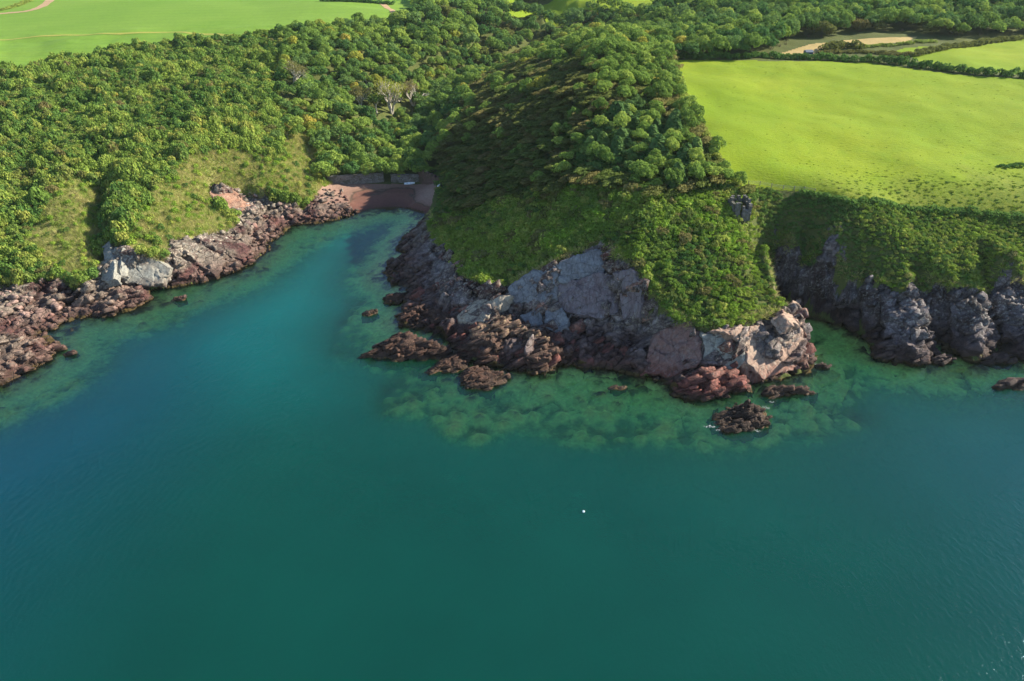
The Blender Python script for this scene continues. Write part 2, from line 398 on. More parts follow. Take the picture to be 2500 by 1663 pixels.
def rock_material(name, high1, high2, low1, low2, shift=0.0, pale=(.52, .47, .38)):
    t = NT(name); P = t.pos(); sep = t.n('ShaderNodeSeparateXYZ'); t.set(sep.inputs[0], P); z = sep.outputs[2]
    big = t.noise(P, .11, 3); mid = t.noise(P, .55, 5, .6); fine = t.noise(P, 3.0, 6, .65)
    strat = t.noise(t.vscale(P, .35, .35, 2.2, (.35, .55, .3)), .8, 5, .6, .4)
    hi = t.mix(t.ramp(mid, [(.3, 0.0), (.7, 1.0)]), high1, high2)
    hi = t.mix(t.ramp(big, [(.48, 0.0), (.62, 1.0)]), hi, low2)
    lo = t.mix(t.ramp(strat, [(.35, 0.0), (.65, 1.0)]), low1, low2)
    zz = t.math('ADD', z, t.math('MULTIPLY', t.math('SUBTRACT', mid, .5), 7.0))
    zz = t.math('ADD', zz, shift)
    c = t.mix(t.ramp(t.math('DIVIDE', zz, 12.0), [(.12, 0.0), (.55, 1.0)]), lo, hi)
    # lichen / guano on the weathered upper rock, weed and black lichen in the tide zone
    lich = t.ramp(t.math('MULTIPLY', t.noise(P, 1.3, 6, .7), t.ramp(t.math('DIVIDE', z, 14.0), [(.1, .55), (.5, 1.0)])), [(.5, 0.0), (.62, 1.0)])
    c = t.mix(t.math('MULTIPLY', lich, .75), c, pale)
    streak = t.ramp(t.noise(t.vscale(P, 1.2, 1.2, .12), 1.0, 5, .6), [(.35, .55), (.6, 1.15)])
    c = t.mix(.55, c, streak, 'MULTIPLY')
    c = t.mix(1.0, c, t.ramp(fine, [(.25, .38), (.5, .72), (.8, 1.05)]), 'MULTIPLY')
    zt = t.math('ADD', z, t.math('MULTIPLY', t.math('SUBTRACT', t.noise(P, .9, 4), .5), 2.6))
    c = t.mix(t.ramp(t.math('DIVIDE', zt, 4.0), [(.1, 1.0), (.45, 0.0)]), c, (.045, .028, .018))
    weed = t.ramp(t.math('ADD', zt, t.math('MULTIPLY', fine, .8)), [(.1, 1.0), (.75, 0.0)])
    c = t.mix(t.math('MULTIPLY', weed, .8), c, (.15, .085, .025))
    SV = t.vscale(P, 1, 1, 2.0, (.35, .6, .1)); wob = t.n('ShaderNodeVectorMath', operation='ADD'); t.set(wob.inputs[0], SV)
    nn = t.n('ShaderNodeTexNoise'); t.set(nn.inputs['Vector'], P); nn.inputs['Scale'].default_value = .8; nn.inputs['Detail'].default_value = 3
    sc = t.n('ShaderNodeVectorMath', operation='SCALE'); t.set(sc.inputs[0], nn.outputs['Color']); sc.inputs['Scale'].default_value = .9; t.set(wob.inputs[1], sc.outputs[0])
    cb = t.n('ShaderNodeTexVoronoi'); t.set(cb.inputs['Vector'], wob.outputs[0]); cb.inputs['Scale'].default_value = .42
    cs = t.n('ShaderNodeSeparateColor'); t.set(cs.inputs[0], cb.outputs['Color'])
    c = t.mix(1.0, c, t.ramp(cs.outputs[0], [(0.0, .62), (.5, .95), (1.0, 1.3)]), 'MULTIPLY')
    cr = t.n('ShaderNodeTexVoronoi', feature='DISTANCE_TO_EDGE'); t.set(cr.inputs['Vector'], wob.outputs[0]); cr.inputs['Scale'].default_value = .42
    crk = t.ramp(cr.outputs[0], [(.0, 0.0), (.06, 1.0)])
    c = t.mix(t.math('MULTIPLY', t.math('SUBTRACT', 1.0, crk), .55), c, (.03, .022, .018))
    h = t.math('ADD', t.math('MULTIPLY', fine, .22), t.math('ADD', t.math('MULTIPLY', strat, .9), t.math('ADD', t.math('MULTIPLY', crk, .35), t.math('MULTIPLY', cs.outputs[1], .5))))
    nrm = t.bump(h, .5, .85)
    return t.finish(t.pbsdf(c, .82, .25, nrm))

M_ROCK_H = rock_material('headland_rock', (.27, .225, .21), (.17, .125, .12), (.15, .07, .05), (.09, .043, .035), 0.0, (.44, .39, .30))
M_ROCK_L = rock_material('bank_rock', (.30, .26, .20), (.20, .14, .11), (.17, .07, .055), (.10, .045, .04), 1.5, (.55, .5, .4))
M_ROCK_R = rock_material('cove_rock', (.19, .165, .17), (.12, .09, .095), (.10, .055, .048), (.06, .038, .034), 0.0, (.36, .35, .32))  # upper tones darkened: the cove ribs' shade is painted into the rock colour
M_ROCK_RED = rock_material('red_rock', (.42, .24, .17), (.30, .14, .11), (.24, .08, .06), (.17, .06, .05), -2.0)

def ground_material(name, a, b, c2, s1=.08, s2=1.4, bump=.3, rough=.95):
    t = NT(name); P = t.pos()
    c = t.mix(t.ramp(t.noise(P, s1, 4), [(.35, 0.0), (.65, 1.0)]), a, b)
    c = t.mix(t.ramp(t.noise(P, s2, 5, .65), [(.45, 0.0), (.7, 1.0)]), c, c2)
    f = t.noise(P, s2*3, 4, .7)
    c = t.mix(1.0, c, t.ramp(f, [(.25, .7), (.75, 1.25)]), 'MULTIPLY')
    return t.finish(t.pbsdf(c, rough, .1, t.bump(f, bump, .8)))
M_SLOPE = ground_material('slope_undergrowth', (.06, .085, .022), (.09, .11, .03), (.12, .11, .04))
M_TURF_SLOPE = ground_material('rough_grass_slope', (.32, .31, .11), (.36, .34, .14), (.22, .25, .07), .1, 1.0)
M_PASTURE_PLAIN = ground_material('pasture_grass', (.16, .23, .010), (.195, .25, .013), (.13, .19, .010), .018, .35, .12)
M_SAND_FIELD = ground_material('stubble', (.36, .26, .10), (.42, .31, .14), (.30, .24, .09), .05, .6, .1)

def pasture_material():
    t = NT('grazed_pasture'); P = t.pos(); sp = t.n('ShaderNodeSeparateXYZ'); t.set(sp.inputs[0], P)
    c = t.mix(t.ramp(t.noise(P, .02, 4), [(.35, 0.0), (.65, 1.0)]), (.155, .228, .009), (.20, .252, .013))
    c = t.mix(t.ramp(t.noise(P, .12, 5, .65), [(.5, 0.0), (.72, .7)]), c, (.15, .235, .012))
    c = t.mix(t.ramp(t.noise(t.vscale(P, .35, 1.2, 1, (0, 0, .15)), 1.1, 4, .7), [(.56, 0.0), (.68, .75)]), c, (.115, .165, .012))
    k = t.math('ADD', t.math('SUBTRACT', sp.outputs[1], t.math('MULTIPLY', t.math('SUBTRACT', t.noise(P, .07, 5, .6), .5), 38.0)), t.math('MULTIPLY', sp.outputs[0], -.09))
    rough = t.ramp(t.math('DIVIDE', t.math('SUBTRACT', k, 190.0), 30.0), [(.1, .75), (.75, 0.0)])
    c = t.mix(rough, c, t.mix(t.ramp(t.noise(P, .5, 4, .7), [(.4, 0.0), (.6, 1.0)]), (.11, .145, .02), (.18, .19, .03)))
    return t.finish(t.pbsdf(c, .95, .1, t.bump(t.noise(t.vscale(P, .5, 1, 1), 1.3, 4, .7), .3, .9)))
M_PASTURE = pasture_material()
def crop_material():
    t = NT('young_crop'); P = t.pos()
    c = t.mix(t.ramp(t.noise(P, .012, 3), [(.35, 0.0), (.65, 1.0)]), (.128, .232, .026), (.16, .26, .034))
    w = t.n('ShaderNodeTexWave', wave_type='BANDS', bands_direction='Y'); t.set(w.inputs['Vector'], t.vscale(P, 1, 1, 1, (0, 0, .06)))
    w.inputs['Scale'].default_value = .022; w.inputs['Distortion'].default_value = .6; w.inputs['Detail'].default_value = 2
    c = t.mix(t.math('MULTIPLY', t.ramp(w.outputs['Fac'], [(.0, 1.0), (.06, 0.0)]), .35), c, (.075, .17, .02))
    c = t.mix(1.0, c, t.ramp(t.noise(t.vscale(P, 1, .5, 1), .5, 5, .7), [(.25, .84), (.75, 1.12)]), 'MULTIPLY')
    return t.finish(t.pbsdf(c, .95, .1, t.bump(t.noise(P, 1.2, 3), .12)))
M_CROP = crop_material()

def beach_material():
    t = NT('beach_sand'); P = t.pos(); sep = t.n('ShaderNodeSeparateXYZ'); t.set(sep.inputs[0], P)
    zz = t.math('ADD', sep.outputs[2], t.math('MULTIPLY', t.math('SUBTRACT', t.noise(P, .12, 3), .5), 1.6))
    c = t.ramp(t.math('DIVIDE', zz, 4.5), [(.0, (.08, .034, .024)), (.22, (.13, .055, .04)), (.42, (.14, .065, .045)), (.46, (.07, .045, .03)), (.5, (.19, .11, .08)), (.62, (.24, .14, .105)), (.9, (.26, .165, .125))])
    c = t.mix(1.0, c, t.ramp(t.noise(P, 1.1, 6, .75), [(.25, .62), (.5, 1.0), (.8, 1.3)]), 'MULTIPLY')
    peb = t.n('ShaderNodeTexVoronoi'); t.set(peb.inputs['Vector'], P); peb.inputs['Scale'].default_value = 1.6
    c = t.mix(t.ramp(peb.outputs[0], [(.0, .5), (.22, 0.0)]), c, (.28, .22, .2))
    return t.finish(t.pbsdf(c, .85, .25, t.bump(t.noise(P, 2.5, 4), .15)))
M_BEACH = beach_material()

def seabed_material():
    t = NT('seabed'); P = t.pos(); sp = t.n('ShaderNodeSeparateXYZ'); t.set(sp.inputs[0], P)
    zz = t.math('ADD', sp.outputs[2], t.math('MULTIPLY', t.math('SUBTRACT', t.noise(P, .35, 4), .5), 2.2))
    c = t.ramp(t.math('ADD', t.math('MULTIPLY', zz, .125), 1.0), [(.0, (.04, .09, .05)), (.45, (.05, .09, .035)), (.62, (.16, .20, .06)), (.74, (.72, .80, .27)), (.86, (.55, .56, .17)), (.93, (.16, .13, .045)), (.97, (.06, .042, .016))])
    c = t.mix(1.0, c, t.ramp(t.noise(P, 1.1, 3, .6), [(.25, .7), (.75, 1.25)]), 'MULTIPLY')
    return t.finish(t.pbsdf(c, .9, .1))
M_SEABED = seabed_material()

def water_material():
    t = NT('sea_water'); P = t.pos(); at = t.n('ShaderNodeAttribute', attribute_name='depth'); d = at.outputs['Fac']
    hue = t.n('ShaderNodeAttribute', attribute_name='hue').outputs['Fac']
    lig = t.n('ShaderNodeAttribute', attribute_name='milky').outputs['Fac']
    body = t.mix(hue, (.001, .037, .028), (.001, .034, .066))
    body = t.mix(lig, body, (.001, .108, .102))
    body = t.mix(t.math('MULTIPLY', t.math('POWER', 2.718, t.math('MULTIPLY', d, -.28)), .8), body, (.016, .13, .055))
    body = t.mix(1.0, body, t.ramp(t.noise(P, .03, 3), [(.3, .9), (.7, 1.1)]), 'MULTIPLY')
    fac = t.math('SUBTRACT', 1.0, t.math('POWER', 2.718, t.math('MULTIPLY', t.math('POWER', t.math('MULTIPLY', d, .18), 1.5), -1.0)))
    tint = t.mix(t.math('SUBTRACT', 1.0, t.math('POWER', 2.718, t.math('MULTIPLY', d, -.33))), (.98, 1.0, .97), (.42, .98, .60))
    tr = t.n('ShaderNodeBsdfTransparent'); t.set(tr.inputs[0], tint)
    df = t.n('ShaderNodeBsdfDiffuse'); t.set(df.inputs[0], body)
    m1 = t.n('ShaderNodeMixShader'); t.set(m1.inputs[0], fac); t.set(m1.inputs[1], tr.outputs[0]); t.set(m1.inputs[2], df.outputs[0])
    w1 = t.noise(t.vscale(P, 1, .55, 1, (0, 0, .3)), .9, 4, .65); w2 = t.noise(t.vscale(P, .7, 1, 1, (0, 0, -.5)), 3.5, 3, .6)
    nrm = t.bump(t.math('ADD', w1, t.math('MULTIPLY', w2, .3)), .2, .8)
    gl = t.n('ShaderNodeBsdfGlossy'); gl.inputs['Roughness'].default_value = .12; t.set(gl.inputs['Normal'], nrm); gl.inputs['Color'].default_value = (.7, .85, 1, 1)
    fr = t.n('ShaderNodeFresnel'); fr.inputs['IOR'].default_value = 1.33; t.set(fr.inputs['Normal'], nrm)
    m2 = t.n('ShaderNodeMixShader'); t.set(m2.inputs[0], fr.outputs[0]); t.set(m2.inputs[1], m1.outputs[0]); t.set(m2.inputs[2], gl.outputs[0])
    return t.finish(m2.outputs[0])
M_WATER = water_material()

# ------------------------------------------------------------ terrain sheet, cut into the pieces of the setting
def rows():
    ys = [62.0]
    while ys[-1] < 2380:
        y = ys[-1]
        k = .012 if y < 112 else .0019 if y < 232 else .0034 if y < 320 else .0055 if y < 620 else .02
        ys.append(y*(1+k))
    return np.array(ys)
YS = rows(); NC = 1180
US = np.linspace(-.98, .98, NC)
TX = US[None, :]*(YS[:, None]*.93+18); TY = np.repeat(YS[:, None], NC, 1)
TZ = H(TX, TY)
P = np.stack([TX, TY, TZ], -1)
dX = np.gradient(P, axis=1); dY = np.gradient(P, axis=0); N = np.cross(dX, dY); N /= np.linalg.norm(N, axis=-1, keepdims=True)
jx, jy = fbm(TX, TY, seed=5, octs=3, s=.35)*2.2, fbm(TX, TY, seed=6, octs=3, s=.35)*2.2
near = (np.abs(TX) < 415) & (TY < 515)
rk = GN_.look(rockN.astype(float), TX+jx, TY+jy)*near; bch = GN_.look(beachN.astype(float), TX+jx*.3, TY+jy*.3)*near
dc = np.where(near, GN_.look(dcoast, TX, TY), 50)
wet = (TZ < .1)
rockw = np.clip(np.maximum(rk, np.where(wet & (dc < 25), 1-sstep(8, 25, dc), 0)), 0, 1)*(1-bch)
rockw = np.where(wet & (dc > 25), .35, rockw)
idx = np.nonzero(rockw.ravel() > .02)[0]
Q = P.reshape(-1, 3)[idx]; w = rockw.ravel()[idx]
# tilted axes so that the beds dip the way the headland's do
A = np.array(Matrix.Rotation(.6, 3, 'Y') @ Matrix.Rotation(.35, 3, 'X')); QR = Q @ A.T; QR[:, 2] *= 1.9
f1, e1 = facets(QR, 9.0, 21, .55, .34); f2, e2 = facets(QR, 3.4, 31, .6, .42); f3, e3 = facets(QR, 1.4, 41, .5, .4)
under = Q[:, 2] < -.4
disp = (f1*.62 + f2*.62 + f3*.30 - .5*np.exp(-(e2/.06)**2) - 1.3*np.exp(-(e1/.035)**2))*w
disp = np.where(under, disp*.35, disp); disp = np.where(Q[:, 0] < -34, disp*.55, disp)
Nf = N.reshape(-1, 3)[idx]*.8 + np.array([0, -.25, .1])
Pf = P.reshape(-1, 3); Pf[idx] = Q + Nf*disp[:, None]
P = Pf.reshape(P.shape)

F_left = gpoly([(-300,230),(-60,182),(0,172),(130,152),(200,135),(260,122),(330,115),(440,98),(520,92),(640,86),(760,76),(880,70),(945,62),(975,20),(960,0)]) + [(-60, 900), (-900, 900), (-900, 420)]
F_right = gpoly([(1540,142),(1570,235),(1610,300),(1640,345),(1690,425),(1705,430),(1768,437),(1850,440),(1950,462),(2060,472),(2200,482),(2357,500),(2700,540)]) + [(420, 330)] + gpoly([(2500,196),(2357,183),(2200,172),(2100,160),(2000,145),(1900,142),(1700,140)])
F_two = gpoly([(2100,132),(2200,110),(2357,88),(2600,70),(2600,190),(2357,174),(2200,162),(2130,152)])
F_straw = gpoly([(1795,124),(1860,104),(1980,91),(2110,86),(2085,97),(1960,107),(1850,128)])
F_strip = gpoly([(2040,126),(2080,112),(2150,107),(2130,116),(2090,122)])
F_far = gpoly([(1165,34),(1350,38),(1590,32),(1590,-6),(1380,-8),(1165,-6)])
fx = (P[:-1, :-1] + P[1:, 1:])*.5; gx, gy, gz = fx[..., 0], fx[..., 1], fx[..., 2]
rkf = (rk[:-1, :-1]+rk[1:, 1:])*.5; bf = (bch[:-1, :-1]+bch[1:, 1:])*.5
wetf = TZ[:-1, :-1] < .05
jj = fbm(gx, gy, seed=9, octs=2, s=.5)*1.2
reg = np.full(gx.shape, 0)                                          # 0 hillside
reg[in_poly(gx, gy, F_left)] = 1; reg[in_poly(gx, gy, F_right)] = 2; reg[in_poly(gx, gy, F_two)] = 3
reg[in_poly(gx, gy, F_straw)] = 4; reg[in_poly(gx, gy, F_strip)] = 5; reg[in_poly(gx, gy, F_far)] = 5
Z_grass = [gpoly(q) for q in (
  [(640,240),(690,240),(760,300),(745,380),(760,420),(730,450),(700,478),(600,460),(560,450),(620,400),(670,330)],
  [(70,560),(120,450),(150,420),(205,430),(235,540),(225,640),(190,642),(120,620)],
  [(290,562),(330,480),(400,430),(440,360),(560,350),(640,400),(560,450),(500,440),(480,460),(540,510),(500,540),(400,550),(380,590)])]
gN_ = np.zeros(GN_.X.shape)
for q in Z_grass: gN_ = np.maximum(gN_, in_poly(GN_.X, GN_.Y, q).astype(float))
gr = (GN_.look(blur(gN_, 5, 2), gx, gy) + .55*fbm(gx, gy, seed=67, octs=4, s=.12) > .5) & (gy < 515) & (gx < -30)
reg[gr & (reg == 0)] = 6
reg[bf > .5] = 7
reg[(rkf > .45) & (bf <= .5) & (gx < -32)] = 8
reg[(rkf > .45) & (bf <= .5) & (gx >= -32)] = 9
side = (gx > 82) & (gy > 176) | (gx > 95)
reg[(rkf > .45) & (bf <= .5) & side] = 10
reg[wetf & (dc[:-1, :-1] < 400) & (gy < 400)] = 11
gid = np.arange(P.shape[0]*P.shape[1]).reshape(P.shape[:2])
quads = np.stack([gid[:-1, :-1], gid[:-1, 1:], gid[1:, 1:], gid[1:, :-1]], -1)
SPEC = {0: ('hillside', M_SLOPE), 1: ('crop_field', M_CROP), 2: ('pasture', M_PASTURE), 3: ('pasture', M_PASTURE), 4: ('stubble_field', M_SAND_FIELD), 5: ('meadow_strip', M_PASTURE),
  6: ('grassy_slope', M_TURF_SLOPE), 7: ('beach', M_BEACH), 8: ('left_cliff', M_ROCK_L), 9: ('headland_cliff', M_ROCK_H), 10: ('cove_cliff', M_ROCK_R), 11: ('seabed', M_SEABED)}
for k, (nm, mt) in SPEC.items():
    q = quads[reg == k]
    if not len(q): continue
    u, inv = np.unique(q.ravel(), return_inverse=True)
    o = link(nm, np_mesh(nm, P.reshape(-1, 3)[u], inv.reshape(-1, 4), [mt], smooth=False))
    tag(o, kind='structure')

# ------------------------------------------------------------ sea
wys = np.concatenate([np.arange(-400, 60, 20.0), np.arange(60, 340, 1.6)]); wxs = np.concatenate([np.arange(-1500, -300, 60.0), np.arange(-300, 300, 1.6), np.arange(300, 1501, 60.0)])
WX, WY = np.meshgrid(wxs, wys); dep = np.clip(-np.where((abs(WX) < 415) & (WY > 50), H(WX, WY), -10), 0, 12)
dep = np.where(WY <= 62, 10, dep)
wpx, wpy = proj(WX, np.maximum(WY, 40), 0)
hue = np.clip(sstep(-50, -150, WX - (WY-150)*.1)*sstep(230, 150, WY)*sstep(60, 140, WY)*.8+sstep(-50, -130, WX)*.35 + sstep(60, 170, WX)*.45, 0, 1)
chan = [unproj(a, b, 0) for a, b in [(860,520),(790,580),(700,680),(610,790),(640,900)]]
dch, _ = seg_dist(WX, WY, chan)
milky = np.exp(-(dch/23)**2)*.62*sstep(105, 195, WY)
gidw = np.arange(WX.size).reshape(WX.shape); qw = np.stack([gidw[:-1, :-1], gidw[:-1, 1:], gidw[1:, 1:], gidw[1:, :-1]], -1).reshape(-1, 4)
sea = link('sea', np_mesh('sea', np.stack([WX.ravel(), WY.ravel(), np.zeros(WX.size)], 1), qw, [M_WATER], smooth=True, attrs={'depth': dep.ravel(), 'hue': hue.ravel(), 'milky': milky.ravel()}))
tag(sea, kind='structure')

# ------------------------------------------------------------ rocks
def cut_rock(seed, sub=2, cuts=9, sq=(1, 1, .7)):
    r = np.random.default_rng(seed); bm = bmesh.new(); bmesh.ops.create_icosphere(bm, subdivisions=sub, radius=1)
    V = np.array([v.co[:] for v in bm.verts])
    for i in range(cuts):
        n = r.normal(size=3); n /= np.linalg.norm(n); d = r.uniform(.42, .8)
        V -= np.maximum(V@n-d, 0)[:, None]*n
    V *= np.array(sq)*1.25
    F = np.array([[v.index for v in f.verts] for f in bm.faces]); bm.free()
    return V, F

def fine_tin(poly, crest, edge=.55, zb=-1.2):
    """poly: outline points (x,y); crest: points (x,y,z) -> subdivided surface"""
    P0 = [(x, y, zb) for x, y in poly] + [tuple(c) for c in crest]
    n = len(poly)
    v2, e2, f2, a, b, c = delaunay_2d_cdt([Vector(p[:2]) for p in P0], [], [list(range(n))], 1, 1e-4)
    zz = [P0[o[0]][2] if len(o) else zb for o in a]
    bm = bmesh.new(); vv = [bm.verts.new((v2[i][0], v2[i][1], zz[i])) for i in range(len(v2))]
    for f in f2:
        try: bm.faces.new([vv[i] for i in f])
        except ValueError: pass
    bmesh.ops.triangulate(bm, faces=bm.faces[:])
    for _ in range(8):
        le = [e for e in bm.edges if e.calc_length() > edge*1.4]
        if not le: break
        bmesh.ops.subdivide_edges(bm, edges=le, cuts=1); bmesh.ops.triangulate(bm, faces=bm.faces[:])
    bm.normal_update()
    V = np.array([v.co[:] for v in bm.verts]); Nn = np.array([v.normal[:] for v in bm.verts]); Nn[Nn[:, 2] < 0] *= -1
    F = np.array([[v.index for v in f.verts] for f in bm.faces]); bm.free()
    return V, F, Nn

def roughen(V, Nn, seed, a=1.0, big=4.5):
    QR = V @ A.T; QR[:, 2] *= 2.0
    f1, e1 = facets(QR, big, seed, .6, .4); f2, e2 = facets(QR, big*.36, seed+3, .6, .45)
    f3, e3 = facets(QR, big*.16, seed+9, .6, .45)
    d = f1*.55 + f2*.62 + f3*.5 - .3*np.exp(-(e2/.06)**2) - .5*np.exp(-(e1/.04)**2)
    return V + Nn*(d*a)[:, None]

# jointed blocks standing proud of the cliffs, tilted with the beds
def cut_block(seed):
    r = np.random.default_rng(seed); bm = bmesh.new(); bmesh.ops.create_cube(bm, size=2); bmesh.ops.subdivide_edges(bm, edges=bm.edges[:], cuts=3, use_grid_fill=True)
    V = np.array([v.co[:] for v in bm.verts])
    for i in range(5):
        n = r.normal(size=3); n /= np.linalg.norm(n); V -= np.maximum(V@n-r.uniform(.9, 1.3), 0)[:, None]*n
    V += r.normal(size=V.shape)*.02
    bmesh.ops.triangulate(bm, faces=bm.faces[:]); F = np.array([[v.index for v in f.verts] for f in bm.faces]); bm.free()
    return V, F
blocks = [cut_block(900+i) for i in range(8)]
BED2 = Matrix.Rotation(.25, 3, 'Z') @ Matrix.Rotation(-.28, 3, 'Y') @ Matrix.Rotation(-.5, 3, 'X')
BED = Matrix.Rotation(-.6, 3, 'Y') @ Matrix.Rotation(-.35, 3, 'X')
def merge(parts):
    Vs, Fs, o = [], [], 0
    for V, F in parts: Vs.append(V); Fs.append(F+o); o += len(V)
    return np.concatenate(Vs), np.concatenate(Fs)
def outcrop(label, outline, crest, mat, name='sea_rock', cat='rock', zb=-1.4, group=None, seed=1, a=1.0, big=4.5, zo=0.0):
    poly = [unproj(px, py, zo)[:2] for px, py in outline]
    if sum((poly[i][0]*poly[(i+1) % len(poly)][1]-poly[(i+1) % len(poly)][0]*poly[i][1]) for i in range(len(poly))) < 0: poly = poly[::-1]
    cx, cy = np.mean([p[0] for p in poly]), np.mean([p[1] for p in poly])
    poly = [(p[0]+(p[0]-cx)*.06, p[1]+(p[1]-cy)*.06) for p in poly]
    V, F, Nn = fine_tin(poly, [unproj(*c) for c in crest], .5, zb+zo)
    V = roughen(V, Nn, seed, a, big); V[:, 2] = np.where(V[:, 2] < -.1, -.1+(V[:, 2]+.1)*6, V[:, 2]); r = np.random.default_rng(seed*7+1); up = np.nonzero((V[:, 2] > .15) & (Nn[:, 2] > .2))[0]; parts = [(V, F)]
    bs = .5*big**.55
    for i in r.choice(up, min(len(up), int(len(up)*.06/bs)), replace=False) if len(up) else []:
        k = int(r.integers(8)); q = bs*r.uniform(.5, 1.4); sc = np.array([q*r.uniform(1.1, 2.3), q*r.uniform(.8, 1.1), q*r.uniform(.35, .7)])
        parts.append((blocks[k][0]*sc @ np.array(Matrix.Rotation(r.normal()*.2, 3, 'X') @ BED2 @ Matrix.Rotation(r.normal()*.3, 3, 'Z')).T + V[i]-[0, 0, q*.42], blocks[k][1]))
    V, F = merge(parts)
    o = link(name, np_mesh(name, V-[cx, cy, 0], F, [mat])); o.location = (cx, cy, 0)
    tag(o, label, cat, group); return o

M_DARK = rock_material('tide_rock', (.10, .07, .05), (.06, .04, .03), (.075, .04, .026), (.035, .022, .016), -1.0, (.22, .17, .09))
M_LEDGE = rock_material('ledge_rock', (.23, .15, .11), (.14, .08, .06), (.11, .055, .035), (.06, .03, .022), -1.0, (.34, .25, .13))
outcrop('low black jagged skerry awash with foam just off the tip of the headland', [(1618,972),(1612,950),(1650,930),(1690,915),(1740,912),(1770,935),(1782,965),(1775,985),(1740,998),(1690,1000),(1640,988)],
  [(1650,962,.5),(1670,950,1.0),(1690,945,2.2),(1705,938,1.2),(1722,922,4.4),(1738,930,3.6),(1745,945,1.0),(1715,970,2.0),(1735,975,.5),(1755,968,1.4),(1690,965,.3),(1680,982,1.2),(1660,980,.2)], M_DARK, seed=5, a=.8, big=2.0)
outcrop('small dark rock with a splash of surf at the right foot of the headland', [(1868,838),(1890,828),(1920,838),(1922,848),(1895,852),(1870,848)], [(1885,838,1.0),(1905,840,.8)], M_DARK, seed=8, a=.5, big=1.5)
outcrop('low pale grey rock cut by the right edge of the picture', [(2287,880),(2310,868),(2357,866),(2420,866),(2460,885),(2400,905),(2340,900),(2295,895)], [(2310,880,1.2),(2357,876,1.6),(2420,878,1.5)], M_ROCK_R, seed=9, a=.6, big=3)
outcrop('flat grey rock lying in the water below the right cliff', [(2240,828),(2260,812),(2300,806),(2335,815),(2345,830),(2320,842),(2275,842)], [(2265,820,1.4),(2300,816,2.0),(2325,826,1.2)], M_ROCK_R, seed=10, a=.6, big=3)
outcrop('long wedge shaped brown ridge pointing left into the channel', [(812,824),(850,800),(890,775),(935,762),(985,780),(1030,800),(1062,815),(1058,832),(1000,830),(930,832),(870,834)],
  [(850,812,1.2),(890,792,2.6),(932,770,4.4),(970,783,3.4),(1015,803,2.4),(940,800,3.0),(985,812,1.6),(890,812,1.4)], M_LEDGE, seed=12, a=.7, big=3)
outcrop('weedy ochre rocks low in the water before the headland cliff', [(1045,885),(1050,860),(1075,838),(1120,835),(1165,850),(1182,878),(1150,895),(1130,905),(1090,903)],
  [(1075,858,1.8),(1100,850,2.2),(1140,862,1.6),(1075,885,.8),(1125,888,.8)], M_LEDGE, seed=13, a=.6, big=2.2)
outcrop('small weed covered rock alone in the channel', [(818,722),(840,706),(870,708),(880,722),(850,738),(825,736)], [(845,716,.9),(862,715,.8)], M_DARK, seed=15, a=.5, big=1.6)
outcrop('rounded dark rock beside the left foot of the headland', [(876,685),(890,668),(925,668),(940,685),(915,700),(885,698)], [(895,680,2.0),(918,678,2.4)], M_LEDGE, seed=16, a=.6, big=2.5)
outcrop('small ribbed islet in front of the left bank slab', [(385,692),(398,678),(415,674),(432,680),(438,690),(420,697),(395,698)], [(402,684,1.0),(420,681,1.2)], M_ROCK_L, seed=17, a=.5, big=1.6)
outcrop('tiny reddish rock off the bottom left ledge', [(138,820),(150,804),(178,800),(195,808),(180,818),(155,826)], [(155,812,.9),(172,808,.8)], M_ROCK_L, seed=18, a=.4, big=1.5)
outcrop('big maroon rock hump below the left bank', [(208,728),(215,700),(235,668),(275,655),(320,660),(352,680),(345,694),(300,708),(262,724),(230,734)],
  [(235,695,3.4),(268,668,4.6),(315,670,3.8),(300,695,2.6),(255,710,2.0)], M_ROCK_L, seed=19, a=.7, big=3.5)
outcrop('pale topped rock ledge in the bottom left corner of the bank', [(-120,930),(-140,800),(-40,752),(30,752),(80,765),(118,782),(134,806),(105,838),(60,868),(10,892)],
  [(-60,800,5),(10,775,4.2),(70,785,3.2),(105,800,2.2),(20,820,2.8),(-40,870,2.2),(60,835,1.4)], M_ROCK_L, seed=20, a=.8, big=3.5)
outcrop('ragged brown ledge trailing right from the headland tip', [(1745,905),(1755,888),(1800,878),(1850,884),(1892,900),(1880,912),(1830,912),(1780,918)],
  [(1770,897,1.5),(1800,890,2.2),(1845,896,1.2),(1872,902,.7)], M_LEDGE, seed=21, a=.6, big=2.5)
outcrop('layered russet outcrop standing before the headland slabs', [(1072,825),(1068,785),(1100,745),(1145,725),(1215,748),(1288,800),(1292,835),(1252,862),(1212,860),(1176,830),(1129,840)],
  [(1088,790,4.2),(1106,752,7.0),(1148,735,8.4),(1215,757,7.0),(1275,803,4.2),(1130,790,5.4),(1180,800,5.2),(1240,830,3.0),(1150,820,3.0),(1215,835,2.4)], M_LEDGE, seed=22, a=.9, big=4)
outcrop('cracked pink and grey block at the very tip of the headland', [(1570,915),(1560,890),(1590,850),(1612,838),(1650,842),(1690,860),(1735,890),(1740,905),(1690,905),(1640,918),(1600,925)],
  [(1590,870,3.6),(1615,848,5.4),(1660,855,5.2),(1695,875,3.6),(1640,890,3.0),(1600,900,2.2)], M_ROCK_RED, seed=23, a=.8, big=4)
outcrop('reddish ledge left of the layered outcrop', [(912,742),(925,712),(960,695),(1010,710),(1045,742),(1040,765),(985,762)], [(935,725,2.8),(965,707,4.0),(1010,725,3.8),(1000,748,2.2)], M_LEDGE, seed=24, a=.8, big=3)
